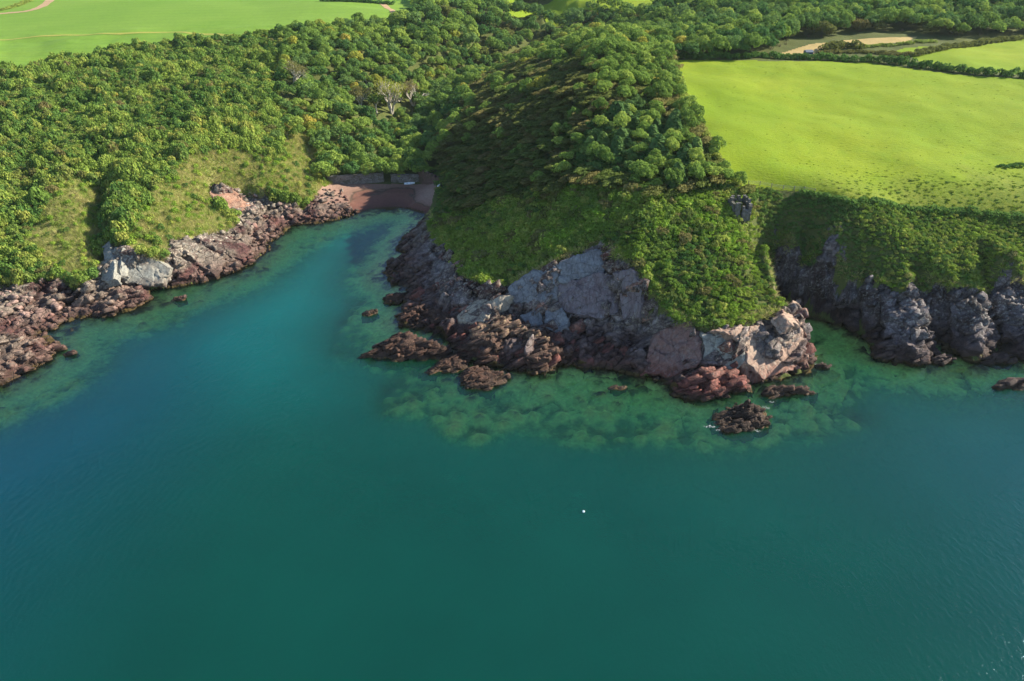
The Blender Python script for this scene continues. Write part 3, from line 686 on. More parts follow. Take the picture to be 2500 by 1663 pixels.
outcrop('broken brown shelf between the wedge ridge and the layered outcrop', [(1000,835),(1010,812),(1060,812),(1090,825),(1085,850),(1050,865),(1015,862),(960,862),(945,855)], [(1025,830,1.8),(1060,828,2.0),(1040,848,1.0),(985,855,.5)], M_LEDGE, seed=25, a=.6, big=2.2)
outcrop('blocky dark toe of the right cliff', [(2010,822),(2000,790),(2040,768),(2090,772),(2135,800),(2145,835),(2090,838),(2050,832)], [(2025,800,4.0),(2060,780,5.5),(2100,792,5.0),(2120,815,3.4),(2070,815,2.6)], M_ROCK_R, seed=26, a=.9, big=3.5)
outcrop('low rock foot between the two right cliff ribs', [(2140,830),(2150,812),(2190,808),(2215,820),(2200,834),(2160,838)], [(2160,822,1.8),(2190,820,2.2)], M_ROCK_R, seed=27, a=.6, big=2.5)
outcrop('single wet boulder reef left of the big skerry', [(1560,905),(1585,893),(1610,905),(1600,925),(1570,922)], [(1585,908,1.2)], M_DARK, seed=28, a=.4, big=1.8)
outcrop('yellow weed covered rock just breaking the water under the slabs', [(1395,893),(1402,880),(1440,878),(1452,888),(1440,900),(1405,902)], [(1412,890,.7),(1438,888,.7)], M_DARK, seed=29, a=.3, big=2)

def slab_material(name, c1, c2, low, pale):
    t = NT(name); P = t.pos(); sep = t.n('ShaderNodeSeparateXYZ'); t.set(sep.inputs[0], P); z = sep.outputs[2]
    c = t.mix(t.ramp(t.noise(P, .28, 4, .55, .5), [(.38, 0.0), (.62, 1.0)]), c1, c2)
    zz = t.math('ADD', z, t.math('MULTIPLY', t.math('SUBTRACT', t.noise(P, .4, 3), .5), 3.0))
    c = t.mix(t.ramp(t.math('DIVIDE', zz, 10.0), [(.15, 1.0), (.5, 0.0)]), c, low)
    st = t.noise(t.vscale(P, 1.3, 1.3, .1), .9, 5, .65)
    c = t.mix(t.math('MULTIPLY', t.ramp(st, [(.5, 0.0), (.68, 1.0)]), .6), c, pale)
    c = t.mix(1.0, c, t.ramp(t.noise(t.vscale(P, 1, 1, .15), 1.7, 4, .6), [(.3, .68), (.6, 1.12)]), 'MULTIPLY')
    c = t.mix(1.0, c, t.ramp(t.noise(P, 2.4, 5, .7), [(.25, .75), (.75, 1.18)]), 'MULTIPLY')
    cr = t.n('ShaderNodeTexVoronoi', feature='DISTANCE_TO_EDGE'); t.set(cr.inputs['Vector'], t.vscale(P, .9, .9, 1.5, (.5, .5, .3))); cr.inputs['Scale'].default_value = .24
    k = t.ramp(cr.outputs[0], [(.0, 0.0), (.025, 1.0)]); c = t.mix(t.math('MULTIPLY', t.math('SUBTRACT', 1.0, k), .6), c, (.03, .022, .02))
    h = t.math('ADD', t.math('MULTIPLY', t.noise(P, 1.2, 5, .6), .5), t.math('MULTIPLY', k, .4))
    return t.finish(t.pbsdf(c, .8, .3, t.bump(h, .25, .7)))
S_BLUE = slab_material('pale_slab', (0.177, 0.182, 0.187), (0.130, 0.125, 0.130), (0.088, 0.062, 0.057), (0.260, 0.260, 0.250))
S_MAUVE = slab_material('mauve_slab', (0.130, 0.096, 0.102), (0.161, 0.130, 0.136), (0.074, 0.046, 0.040), (0.223, 0.217, 0.223))
S_CREAM = slab_material('cream_slab', (0.310, 0.267, 0.198), (0.248, 0.198, 0.149), (0.149, 0.081, 0.056), (0.384, 0.353, 0.285))
S_RED = slab_material('red_slab', (0.156, 0.090, 0.078), (0.198, 0.102, 0.078), (0.144, 0.051, 0.039), (0.216, 0.180, 0.162))
S_PINK = slab_material('pink_slab', (0.276, 0.192, 0.138), (0.252, 0.156, 0.114), (0.192, 0.084, 0.060), (0.336, 0.288, 0.228))
S_GREY = slab_material('grey_slab', (0.248, 0.242, 0.205), (0.205, 0.186, 0.155), (0.124, 0.087, 0.068), (0.310, 0.310, 0.273))
cliff_of = {o.name: o for o in COL.objects if o.name in ('left_cliff', 'headland_cliff', 'cove_cliff')}
def slab(outline, mat, parent, push=.5, thick=3.0, seed=1, a=.28, big=5.0):
    Pw = np.array([ground(px, py) for px, py in outline]); c = Pw.mean(0)
    u, s_, vt = np.linalg.svd(Pw-c); n = vt[2]
    if n[1] > 0: n = -n
    if n[2] < 0 and n[1] > -.3: n = -n
    # keep the sight-line position of each corner: slide it to the best plane along the view direction
    cam_p = np.array([0, 0, CH]); out = []
    for p in Pw:
        d = p-cam_p; t = ((c+n*push-cam_p)@n)/(d@n)
        q = cam_p+d*t
        if abs(t-1) > .06: q = p+n*push
        out.append(q)
    out = np.array(out); k = len(out)
    e1 = np.cross(n, [0, 0, 1]); e1 /= np.linalg.norm(e1)+1e-9; e2_ = np.cross(e1, n)
    bm = bmesh.new(); top = [bm.verts.new(p) for p in out]; cc = out.mean(0)
    bot = [bm.verts.new(p-n*thick+(p-cc)*.10) for p in out]
    bm.faces.new(top)
    for i in range(k): bm.faces.new([top[(i+1) % k], top[i], bot[i], bot[(i+1) % k]])
    bmesh.ops.triangulate(bm, faces=bm.faces[:])
    for _ in range(6):
        le = [e for e in bm.edges if e.calc_length() > .8]
        if not le: break
        bmesh.ops.subdivide_edges(bm, edges=le, cuts=1); bmesh.ops.triangulate(bm, faces=bm.faces[:])
    V = np.array([v.co[:] for v in bm.verts]); F = np.array([[v.index for v in f.verts] for f in bm.faces]); bm.free()
    f1, e1_ = facets(V @ A.T, big, seed, .5, .35); f2, e2_ = facets(V @ A.T, big*.3, seed+5, .5, .35)
    V = V + n*((f1*a + f2*a*.7 - .2*np.exp(-(e1_/.03)**2))[:, None])
    W = np.stack([fbm(V[:, 0]*.45+k*9, V[:, 1]*.45, V[:, 2]*.45, seed=seed+k, octs=4) for k in range(3)], 1)
    W -= (W@n)[:, None]*n*.8; V = V + W*1.5
    o = link('rock_slab', np_mesh('rock_slab', V, F, [mat]), parent)
    return o
HCL, LCL, RCL = cliff_of.get('headland_cliff'), cliff_of.get('left_cliff'), cliff_of.get('cove_cliff')
for i, (pl, m, pu) in enumerate([
  ([(1168,662),(1215,627),(1278,608),(1282,686),(1239,705),(1176,690)], S_BLUE, .9),
  ([(1282,658),(1379,631),(1411,635),(1426,729),(1364,733),(1301,721),(1282,690)], S_MAUVE, .6),
  ([(1280,612),(1330,588),(1379,572),(1395,596),(1387,627),(1286,655)], S_BLUE, .7),
  ([(1415,631),(1450,618),(1472,650),(1477,690),(1469,729),(1434,740)], S_MAUVE, .9),
  ([(1055,725),(1080,702),(1106,686),(1172,678),(1129,721),(1118,740),(1055,744)], S_CREAM, .9),
  ([(1254,717),(1297,713),(1309,752),(1282,768),(1250,752)], S_BLUE, 1.2),
  ([(1195,725),(1248,713),(1248,744),(1215,754)], S_BLUE, 1.0),
  ([(1462,862),(1508,770),(1563,740),(1612,762),(1612,835),(1547,866)], S_RED, .7),
  ([(1664,760),(1750,750),(1825,738),(1842,750),(1856,803),(1860,825),(1832,852),(1750,870),(1719,835),(1716,800)], S_PINK, .8),
  ([(1618,770),(1660,766),(1712,800),(1716,836),(1690,850),(1618,838)], S_GREY, .8),
  ([(1795,722),(1838,692),(1842,742),(1820,752)], S_PINK, .6),
  ([(1000,600),(1040,600),(1048,640),(1010,650),(990,632)], M_ROCK_H, .7),
  ([(1020,668),(1060,650),(1085,672),(1060,702),(1030,700)], M_ROCK_H, .8),
  ([(940,585),(985,560),(1000,592),(975,612),(945,610)], M_ROCK_H, .6)]):
    slab(pl, m, HCL, pu+.5, 3.0, 60+i*7, .24 if m.name.endswith('slab') else .28, 5.0)
for i, (pl, pu) in enumerate([([(285,573),(352,588),(391,616),(375,655),(274,651)], 1.0), ([(237,566),(252,558),(262,596),(264,647),(238,647)], .9), ([(264,572),(282,570),(278,640),(268,645)], .4),
  ([(400,560),(440,550),(520,600),(500,640),(450,600)], .5), ([(450,548),(500,540),(590,570),(560,600)], .5), ([(395,580),(430,600),(470,640),(410,640)], .5)]):
    slab(pl, S_GREY if i < 3 else M_ROCK_L, LCL, pu+.7, 2.5, 160+i*7, .12 if i < 3 else .28)
for i, (pl, pu) in enumerate([([(2090,705),(2112,700),(2118,790),(2085,800)], .9), ([(2028,680),(2055,672),(2070,760),(2036,780)], .8), ([(1980,690),(2010,680),(2018,750),(1985,765)], .8),
  ([(2190,700),(2245,690),(2270,740),(2262,790),(2195,790)], .9), ([(2300,700),(2357,700),(2357,780),(2310,780)], .8), ([(1905,530),(1935,520),(1945,600),(1910,620)], .5)]):
    slab(pl, M_ROCK_R, RCL, pu, 2.5, 260+i*7)

M_CLAY = ground_material('red_earth', (.34, .18, .12), (.42, .28, .20), (.22, .11, .08), .5, 1.0, .8)
slab([(482,446),(500,438),(530,433),(548,448),(578,470),(566,490),(530,484),(500,465)], M_CLAY, LCL, .6, 2.5, 333).name = 'earth_scar'

def block_field(mask_fn, parent, mats, sp, smin, smax, seed, x0, x1, y0, y1, limit=290):
    r = np.random.default_rng(seed); X, Y = np.meshgrid(np.arange(x0, x1, sp), np.arange(y0, y1, sp)); x = (X+r.uniform(-.45, .45, X.shape)*sp).ravel(); y = (Y+r.uniform(-.45, .45, Y.shape)*sp).ravel()
    m = mask_fn(x, y); x, y = x[m], y[m]; z = H(x, y); px, py = proj(x, y, z); m = (z > -.3) & (px > -60) & (px < 2420); x, y, z = x[m], y[m], z[m]
    gx = H(x+1, y)-H(x-1, y); gy = H(x, y+1)-H(x, y-1); nv = np.stack([-gx/2, -gy/2, np.ones(len(x))], 1); nv /= np.linalg.norm(nv, axis=1, keepdims=True)
    s = smin*(smax/smin)**(r.random(len(x))**1.4); order = np.argsort(-s/y); extra = []
    for c, i in enumerate(order):
        mt = mats[int(r.integers(len(mats)))]; k = int(r.integers(8)); sc = np.array([s[i]*r.uniform(.7, 1.6), s[i]*r.uniform(.7, 1.1), s[i]*r.uniform(.35, .8)])
        p = np.array([x[i], y[i], z[i]])-nv[i]*s[i]*r.uniform(.15, .5); R3 = Matrix.Rotation(r.normal()*.15, 3, 'X') @ BED @ Matrix.Rotation(r.normal()*.35, 3, 'Z')
        if c < limit:
            key = ('blk', k, mt.name)
            if key not in bmeshes: bmeshes[key] = np_mesh('rock_block', blocks[k][0], blocks[k][1], [mt])
            o = link('rock_block', bmeshes[key], parent); o.matrix_basis = Matrix.Translation(p) @ R3.to_4x4() @ Matrix.Diagonal((*sc, 1))
        else: extra.append((blocks[k][0]*sc @ np.array(R3).T + p, blocks[k][1]))
    if extra: V, F = merge(extra); tag(link('rock_blocks', np_mesh('rock_blocks', V, F, [mats[0]]), parent), kind='stuff')
bmeshes = {}
onrock = lambda x, y: GN_.look(blur(rockN.astype(float), 1, 1), x, y) > .6
ROCKB = blur(rockN.astype(float), 1, 1)
slabs_xy = [gpoly(q) for q in ([(1168,662),(1215,627),(1278,608),(1379,569),(1411,631),(1426,729),(1301,721),(1176,690)], [(1462,862),(1508,770),(1563,740),(1612,762),(1612,835),(1547,866)], [(1664,760),(1825,738),(1856,803),(1832,852),(1750,870),(1716,820)], [(285,573),(391,616),(375,655),(274,651)])]
def rk_ok(x, y, keep):
    m = GN_.look(ROCKB, x, y) > .55
    rr = np.random.default_rng(1)
    for q in slabs_xy: m &= ~(in_poly(x, y, q) & (rr.random(x.shape) < keep))
    return m
block_field(lambda x, y: rk_ok(x, y, .985) & (x > -32) & ~((x > 84) & (y > 182)), HCL, [M_ROCK_H, M_ROCK_H, M_ROCK_RED], 2.1, .8, 2.6, 11, -40, 92, 140, 270)
block_field(lambda x, y: rk_ok(x, y, .95) & (x <= -32), LCL, [M_ROCK_L], 2.4, .6, 1.9, 12, -220, -30, 170, 300, 200)
block_field(lambda x, y: rk_ok(x, y, .95) & (x > 84) & (y > 160) & (H(x, y) < 14), RCL, [M_ROCK_R], 2.4, .8, 2.4, 13, 84, 230, 155, 215, 200)

boulders = []
for k in range(7):
    V, F = cut_rock(300+k, 2, 10, (1, random.uniform(.7, 1), random.uniform(.5, .8)))
    boulders.append((V, F))
def boulder_mesh(k, mat):
    if (k, mat.name) not in bmeshes: bmeshes[(k, mat.name)] = np_mesh('boulder', boulders[k][0], boulders[k][1], [mat])
    return bmeshes[(k, mat.name)]
def sample_poly(poly, n, r):
    xs = [p[0] for p in poly]; ys = [p[1] for p in poly]; out = []
    while len(out) < n:
        x = r.uniform(min(xs), max(xs), 400); y = r.uniform(min(ys), max(ys), 400); m = in_poly(x, y, poly)
        out += list(zip(x[m], y[m]))
    return out[:n]
def strew(outline, n, smin, smax, mat, label, group, seed):
    made = []
    r = np.random.default_rng(seed); poly = [unproj(a, b, 1.5)[:2] for a, b in outline]
    for (x, y) in sample_poly(poly, n, r):
        z = float(H(x, y)[0]); s = smin*(smax/smin)**(r.random()**1.7)
        if z < -.6 or (float(GN_.look(ROCKB, x, y)) < .5 and z > 2.2): continue
        o = link('boulder', boulder_mesh(int(r.integers(7)), mat)); o.location = (x, y, z+s*.25)
        o.rotation_euler = (r.uniform(-.5, .5), r.uniform(-.5, .5), r.uniform(0, 6.3)); o.scale = (s*r.uniform(.8, 1.3), s, s*r.uniform(.7, 1.1))
        tag(o, label, 'boulder', group); made.append((s, o))
    made.sort(key=lambda q: -q[0])
    for (q, o), w in zip(made[:3], ('largest ', 'second largest ', 'third largest ')): o['label'] = w+label
M_B1 = rock_material('pink_boulders', (.38, .26, .22), (.30, .19, .155), (.24, .11, .08), (.20, .09, .07), 3.0)
strew([(-20,745),(0,690),(60,692),(150,705),(180,728),(140,748),(95,766),(30,760)], 75, .7, 2.0, M_B1, 'pinkish angular boulder in the pile on the shore at the left edge', 'boulders heaped on the left shore', 1)
strew([(548,530),(560,480),(620,470),(700,480),(740,490),(720,514),(660,522),(640,545),(600,556)], 95, .8, 1.9, M_B1, 'reddish boulder in the rubble fan under the red scar', 'boulders in the rubble fan', 2)
strew([(700,500),(720,470),(760,465),(825,480),(815,496),(760,508)], 40, .7, 1.8, M_ROCK_L, 'dark weedy boulder beside the beach', 'boulders beside the beach', 3)
strew([(1250,800),(1300,760),(1440,770),(1470,800),(1460,858),(1290,848)], 36, .9, 2.6, M_ROCK_H, 'shaded dark boulder at the foot of the headland slabs', 'boulders at the foot of the slabs', 4)
strew([(930,690),(1000,640),(1050,700),(1040,760),(940,745)], 26, .9, 2.6, M_ROCK_H, 'purple grey boulder on the left foot of the headland', 'boulders on the left foot of the headland', 5)
strew([(890,640),(960,560),(1010,590),(930,660)], 18, .9, 2.4, M_ROCK_H, 'dark boulder at the waterline inside the shaded cove', 'boulders at the shaded waterline', 6)

# ------------------------------------------------------------ foliage
def leaf_material(name, a, b, c, trans=.36, s=.03, fine=.8):
    t = NT(name); oi = t.n('ShaderNodeObjectInfo'); L = oi.outputs['Location']
    col = t.mix(t.ramp(t.noise(L, s, 3), [(.38, 0.0), (.62, 1.0)]), a, b)
    col = t.mix(t.ramp(oi.outputs['Random'], [(.62, 0.0), (1.0, .8)]), col, c)
    col = t.mix(1.0, col, t.ramp(t.noise(t.pos(), fine, 3, .7), [(.3, .72), (.7, 1.25)]), 'MULTIPLY')
    hv = t.n('ShaderNodeHueSaturation'); t.set(hv.inputs['Color'], col); t.set(hv.inputs['Value'], t.math('ADD', .82, t.math('MULTIPLY', oi.outputs['Random'], .26)))
    d = t.n('ShaderNodeBsdfDiffuse'); t.set(d.inputs[0], hv.outputs[0]); tr = t.n('ShaderNodeBsdfTranslucent'); t.set(tr.inputs[0], hv.outputs[0])
    m = t.n('ShaderNodeMixShader'); m.inputs[0].default_value = trans; t.set(m.inputs[1], d.outputs[0]); t.set(m.inputs[2], tr.outputs[0])
    return t.finish(m.outputs[0])
def bark_material(name, a, b):
    t = NT(name); c = t.mix(t.ramp(t.noise(t.pos(), 2.0, 4), [(.3, 0.0), (.7, 1.0)]), a, b); return t.finish(t.pbsdf(c, .9, .1))
L_SCRUB = leaf_material('scrub_leaves', (0.161, 0.263, 0.053), (0.257, 0.350, 0.067), (0.343, 0.332, 0.076))
L_SCRUB_D = leaf_material('dark_scrub_leaves', (0.096, 0.195, 0.047), (0.151, 0.253, 0.056), (0.235, 0.234, 0.067))
L_GORSE = leaf_material('headland_scrub_leaves', (0.157, 0.264, 0.041), (0.231, 0.314, 0.049), (0.281, 0.297, 0.074))
L_BRIGHT = leaf_material('bracken_leaves', (0.247, 0.396, 0.049), (0.314, 0.429, 0.066), (0.396, 0.396, 0.099))
L_OLIVE = leaf_material('windswept_leaves', (.135, .185, .045), (.165, .18, .05), (.20, .165, .06))
L_WOOD = leaf_material('wood_leaves', (0.161, 0.263, 0.056), (0.235, 0.341, 0.067), (0.321, 0.389, 0.076))
L_WOOD_D = leaf_material('dark_wood_leaves', (0.086, 0.185, 0.053), (0.129, 0.224, 0.056), (0.172, 0.253, 0.076))
L_YELLOW = leaf_material('yellowing_leaves', (0.396, 0.396, 0.066), (0.330, 0.363, 0.066), (0.462, 0.363, 0.083))
L_BROWN = leaf_material('brown_leaves', (.20, .185, .065), (.18, .185, .06), (.23, .18, .075))
L_PINE = leaf_material('pine_needles', (.10, .19, .06), (.13, .22, .065), (.17, .24, .06), .2)
L_GRASS = leaf_material('long_grass', (.46, .42, .16), (.50, .45, .19), (.34, .37, .10), .3) #(0.312, 0.338, 0.088), (0.375, 0.362, 0.125), (0.250, 0.300, 0.062), .3)
L_TUSS = leaf_material('pasture_tussock', (0.188, 0.275, 0.031), (0.237, 0.312, 0.037), (0.163, 0.188, 0.037), .25)
B_DARK = bark_material('dark_bark', (.09, .07, .05), (.15, .12, .09)); B_PALE = bark_material('pale_bark', (.50, .46, .38), (.34, .30, .24))

def leaf_quads(C, Nn, size, r, aspect=1.0):
    n = len(C); a = r.normal(size=(n, 3)); t1 = np.cross(Nn, a); t1 /= np.linalg.norm(t1, axis=1, keepdims=True)+1e-9
    t2 = np.cross(Nn, t1); t2 /= np.linalg.norm(t2, axis=1, keepdims=True)+1e-9
    s = (size*r.uniform(.6, 1.3, n))[:, None]; t1 = t1*s*.5; t2 = t2*s*.5*aspect
    V = np.stack([C-t1, C-t2*.9, C+t1, C+t2*.9], 1).reshape(-1, 3); F = np.arange(4*n).reshape(n, 4)
    return V, F
def blob(seed, R, Hh, lobes, leaves, size, z0=0.0, jit=.55, wind=0.0, lobe_r=(.38, .6), under=.45):
    r = np.random.default_rng(seed); Cs = []; Rs = []
    for i in range(lobes):
        a = i*2.399+r.uniform(-.4, .4); q = math.sqrt((i+.3)/lobes)*.72
        q *= r.uniform(.75, 1.25); Cs.append((R*q*math.cos(a), R*q*math.sin(a), z0+Hh*(1-.7*min(q, 1)**2)*r.uniform(.38, .8))); Rs.append(R*r.uniform(*lobe_r)*(1.1-.3*q))
    Cs, Rs = np.array(Cs), np.array(Rs); Rz = Rs*min(1.0, Hh/R*.7)
    n = leaves*3; k = r.integers(0, lobes, n); D = r.normal(size=(n, 3)); D[:, 2] = np.where(r.random(n) < under, D[:, 2], np.abs(D[:, 2])); D /= np.linalg.norm(D, axis=1, keepdims=True)
    rad = (r.uniform(.82, 1.06, n)+(r.random(n) < .06)*r.uniform(0, .3, n))[:, None]; S = np.stack([Rs[k], Rs[k], Rz[k]], 1); Pp = Cs[k]+D*S*rad
    keep = np.ones(n, bool)
    for j in range(lobes):
        q = ((Pp-Cs[j])/np.array([Rs[j], Rs[j], Rz[j]])); keep &= ((q*q).sum(1) > .72) | (k == j)
    Pp, D = Pp[keep][:leaves], D[keep][:leaves]
    Pp[:, 0] -= wind*(Pp[:, 2]-z0)
    Nn = D+r.normal(size=D.shape)*jit; Nn /= np.linalg.norm(Nn, axis=1, keepdims=True)
    return leaf_quads(Pp, Nn, size, r)
def tuft(seed, n, h, spread, w):
    r = np.random.default_rng(seed); a = r.uniform(0, 6.28, n); q = np.sqrt(r.random(n))*spread
    B = np.stack([q*np.cos(a), q*np.sin(a), np.zeros(n)], 1); d = np.stack([np.cos(a)*.35+r.normal(size=n)*.25, np.sin(a)*.35+r.normal(size=n)*.25, r.uniform(.6, 1, n)], 1)*h
    s = np.stack([-np.sin(a), np.cos(a), np.zeros(n)], 1)*w
    return np.stack([B-s, B+s, B+d], 1).reshape(-1, 3), np.arange(3*n).reshape(n, 3)
def conifer(seed, Hh, R, tiers, light=0):
    r = np.random.default_rng(seed); C = []; Nn = []; 
    for i in range(tiers):
        f = i/tiers; z = Hh*(.12+.86*f); rr = R*(1-f)**.8+.15; nb = int(9+8*(1-f))
        for b in range(nb):
            a = b/nb*6.283+r.uniform(-.25, .25)+i
            for q in np.linspace(.25, 1, max(3, int(rr/.4))):
                for s in (-1, 0, 1):
                    aa = a+s*.16*(1.2-q*.6)
                    C.append((rr*q*math.cos(aa), rr*q*math.sin(aa), z-.28*rr*q*q+r.uniform(-.1, .1))); Nn.append((math.cos(a)*.3+r.normal()*.3, math.sin(a)*.3+r.normal()*.3, 1))
    C = np.array(C); Nn = np.array(Nn); Nn /= np.linalg.norm(Nn, axis=1, keepdims=True)
    return leaf_quads(C, Nn, .62, r)
def tube(p0, p1, r0, r1, n=6):
    p0, p1 = np.array(p0, float), np.array(p1, float); d = p1-p0; d /= np.linalg.norm(d)+1e-9
    a = np.cross(d, [0.3, .9, .2]); a /= np.linalg.norm(a); b = np.cross(d, a)
    an = np.arange(n)/n*6.2832; ring = np.cos(an)[:, None]*a+np.sin(an)[:, None]*b
    V = np.concatenate([p0+ring*r0, p1+ring*r1]); i = np.arange(n); j = (i+1) % n
    return V, np.stack([i, j, j+n, i+n], 1)
def merge(parts):
    Vs, Fs, o = [], [], 0
    for V, F in parts: Vs.append(V); Fs.append(F+o); o += len(V)
    return np.concatenate(Vs), np.concatenate(Fs)
def limbs(seed, Hh, spread, r0, depth=4, multi=1, up=.75):
    r = np.random.default_rng(seed); parts = []; tips = []
    def grow(p, d, L, rad, k):
        n = 3; q = p
        for i in range(n):
            d2 = d+r.normal(size=3)*.16; d2 /= np.linalg.norm(d2); e = q+d2*L/n
            parts.append(tube(q, e, rad*(1-.3*i/n), rad*(1-.3*(i+1)/n), 6 if k > 1 else 4)); q = e; d = d2
        if k == 0: tips.append(q); return
        for c in range(3 if k < depth else 4):
            a = r.uniform(0, 6.28); nd = d*up+np.array([math.cos(a), math.sin(a), .25])*spread; nd /= np.linalg.norm(nd)
            grow(q if c < 2 else q-d*L*.25, nd, L*r.uniform(.6, .8), rad*.58, k-1)
    for m in range(multi):
        a = r.uniform(0, 6.28); grow(np.array([math.cos(a)*.3*(multi > 1), math.sin(a)*.3*(multi > 1), -.6]), np.array([math.cos(a)*.3*(multi > 1), math.sin(a)*.3*(multi > 1), 1.0]), Hh*.4, r0, depth)
    V, F = merge(parts); return V, F, np.array(tips)

STORE = bpy.data.collections.new('prototypes')          # never linked: only the scatter nodes draw from it
def proto_collection(name, items):
    c = bpy.data.collections.new(name)
    for i, (V, F, mat) in enumerate(items):
        o = bpy.data.objects.new('%s_%02d' % (name, i), np_mesh(name, V, F, [mat])); c.objects.link(o)
    return c
def scatter(name, coll, pos, scl, rot, idx, label, cat, kind='stuff'):
    if len(pos) == 0: return
    me = bpy.data.meshes.new(name); me.vertices.add(len(pos)); me.vertices.foreach_set('co', np.asarray(pos, np.float32).ravel())
    a = me.attributes.new('scl', 'FLOAT_VECTOR', 'POINT'); a.data.foreach_set('vector', np.asarray(scl, np.float32).ravel())
    a = me.attributes.new('rot', 'FLOAT_VECTOR', 'POINT'); a.data.foreach_set('vector', np.asarray(rot, np.float32).ravel())
    a = me.attributes.new('pick', 'INT', 'POINT'); a.data.foreach_set('value', np.asarray(idx, np.int32))
    me.update(); o = link(name, me); tag(o, label, cat, kind=kind)
    ng = bpy.data.node_groups.new(name, 'GeometryNodeTree')
    ng.interface.new_socket('Geometry', in_out='INPUT', socket_type='NodeSocketGeometry'); ng.interface.new_socket('Geometry', in_out='OUTPUT', socket_type='NodeSocketGeometry')
    N_ = ng.nodes; gi, go = N_.new('NodeGroupInput'), N_.new('NodeGroupOutput'); ip = N_.new('GeometryNodeInstanceOnPoints'); ci = N_.new('GeometryNodeCollectionInfo')
    ci.inputs['Collection'].default_value = coll; ci.inputs['Separate Children'].default_value = True; ci.inputs['Reset Children'].default_value = True
    ip.inputs['Pick Instance'].default_value = True
    def na(nm, typ):
        n = N_.new('GeometryNodeInputNamedAttribute'); n.data_type = typ; n.inputs['Name'].default_value = nm; return n.outputs['Attribute']
    ng.links.new(gi.outputs[0], ip.inputs['Points']); ng.links.new(ci.outputs[0], ip.inputs['Instance'])
    ng.links.new(na('pick', 'INT'), ip.inputs['Instance Index']); ng.links.new(na('scl', 'FLOAT_VECTOR'), ip.inputs['Scale'])
    er = N_.new('FunctionNodeEulerToRotation'); ng.links.new(na('rot', 'FLOAT_VECTOR'), er.inputs[0]); ng.links.new(er.outputs[0], ip.inputs['Rotation'])
    ng.links.new(ip.outputs[0], go.inputs[0])
    md = o.modifiers.new('scatter', 'NODES'); md.node_group = ng
    return o
def jgrid(x0, x1, y0, y1, s, r, j=.45):
    X, Y = np.meshgrid(np.arange(x0, x1, s), np.arange(y0, y1, s)); X = X+r.uniform(-j, j, X.shape)*s; Y = Y+r.uniform(-j, j, Y.shape)*s
    X[::2] += s*.5
    return X.ravel(), Y.ravel()
rockS = blur(rockN.astype(float), 1, 1); beachS = beachN.astype(float)
def free(x, y):
    ok = in_poly(x, y, land_poly)
    nr = (np.abs(x) < 415) & (y < 515)
    ok &= ~(nr & ((GN_.look(rockS, x, y) > np.where(x < -32, .85, .5)) | (GN_.look(beachS, x, y) > .3)))
    for F in (F_left, F_right, F_two, F_straw, F_strip, F_far): ok &= ~in_poly(x, y, F)
    return ok
def inview(x, y, z, m=80):
    px, py = proj(x, y, z); return (px > -m) & (px < 2357+m) & (py > -m*2) & (py < 1568+m)
def slope_n(x, y, e=1.5):
    gx = (H(x+e, y)-H(x-e, y))/(2*e); gy = (H(x, y+e)-H(x, y-e))/(2*e); return gx, gy

Z_front = gpoly([(1270,445),(1380,432),(1480,440),(1540,470),(1620,440),(1700,452),(1745,470),(1760,520)])[:7] + [unproj(*p)[:2] for p in [(1768,560,25),(1778,620,20),(1790,682,15.5),(1812,700,14.5),(1760,745,12),(1650,760,11.5),(1560,745,12),(1482,642,20),(1380,566,23),(1275,602,19),(1172,657,12),(1130,664,11),(1052,634,8),(1000,562,6.5),(985,510,5)]] + gpoly([(1060,490),(1180,450)])
Z_pine = gpoly([(1390,270),(1470,225),(1560,290),(1610,360),(1640,420),(1560,440),(1400,415),(1330,400),(1320,340)])
Z_head = gpoly([(1010,455),(1000,400),(1020,340),(1060,270),(1090,200),(1170,140),(1260,95),(1380,72),(1480,70),(1530,110)]) + gpoly([(1545,150),(1575,235),(1645,345),(1700,430),(1745,470)]) + gpoly([(1620,440),(1540,470),(1480,440),(1380,432),(1270,445),(1180,450),(1060,490),(1000,490)])
Z_bank = gpoly([(-420,300),(-200,210),(0,175),(130,152),(260,122),(440,98),(640,86),(665,120),(640,200),(655,300),(700,345),(752,400),(748,425)]) + [unproj(*p)[:2] for p in reversed(edge_left)]
Z_cove = [unproj(*p)[:2] for p in [(1740,440,35),(1766,452,32)]] + [p[:2] for p in ER[2:]] + [(500, 130), (500, 260)] + gpoly([(2357,500),(2200,482),(2060,472),(1950,462),(1850,440)])
def grad_col(x, y, s, seed): return fbm(x, y, seed=seed, octs=3, s=s)

grassN = np.zeros(GN_.X.shape)
for q in Z_grass: grassN = np.maximum(grassN, in_poly(GN_.X, GN_.Y, q).astype(float))
grassN = blur(grassN, 5, 2)+.45*fbm(GN_.X, GN_.Y, seed=66, octs=4, s=.09)*(blur(grassN, 12, 2) > .02)
# --- scrub of the left bank
r = np.random.default_rng(21)
bank_protos = proto_collection('bank_bush', [(*blob(400+i, 1.0, 1.15, 7, 330, .26, -.25, .6), m) for i, m in enumerate([L_SCRUB_D, L_SCRUB_D, L_SCRUB, L_SCRUB, L_YELLOW, L_BROWN, L_BRIGHT])])
x, y = jgrid(-420, 40, 170, 520, 1.75, r)
m = free(x, y) & in_poly(x, y, Z_bank); g = np.zeros(m.shape, bool)
gw = GN_.look(grassN, x, y)
keep = m & (r.random(len(x)) > .8*sstep(.25, .7, gw)); g = gw > .35; x, y, g = x[keep], y[keep], g[keep]
z = H(x, y); v = inview(x, y, z); x, y, z, g = x[v], y[v], z[v], g[v]
n = len(x); big = grad_col(x, y, 1/22.0, 51); u = r.random(n)
s = (1.15+.55*np.clip(big+.5, 0, 1.4)+r.uniform(-.2, .75, n))*np.where(g, .7, 1)
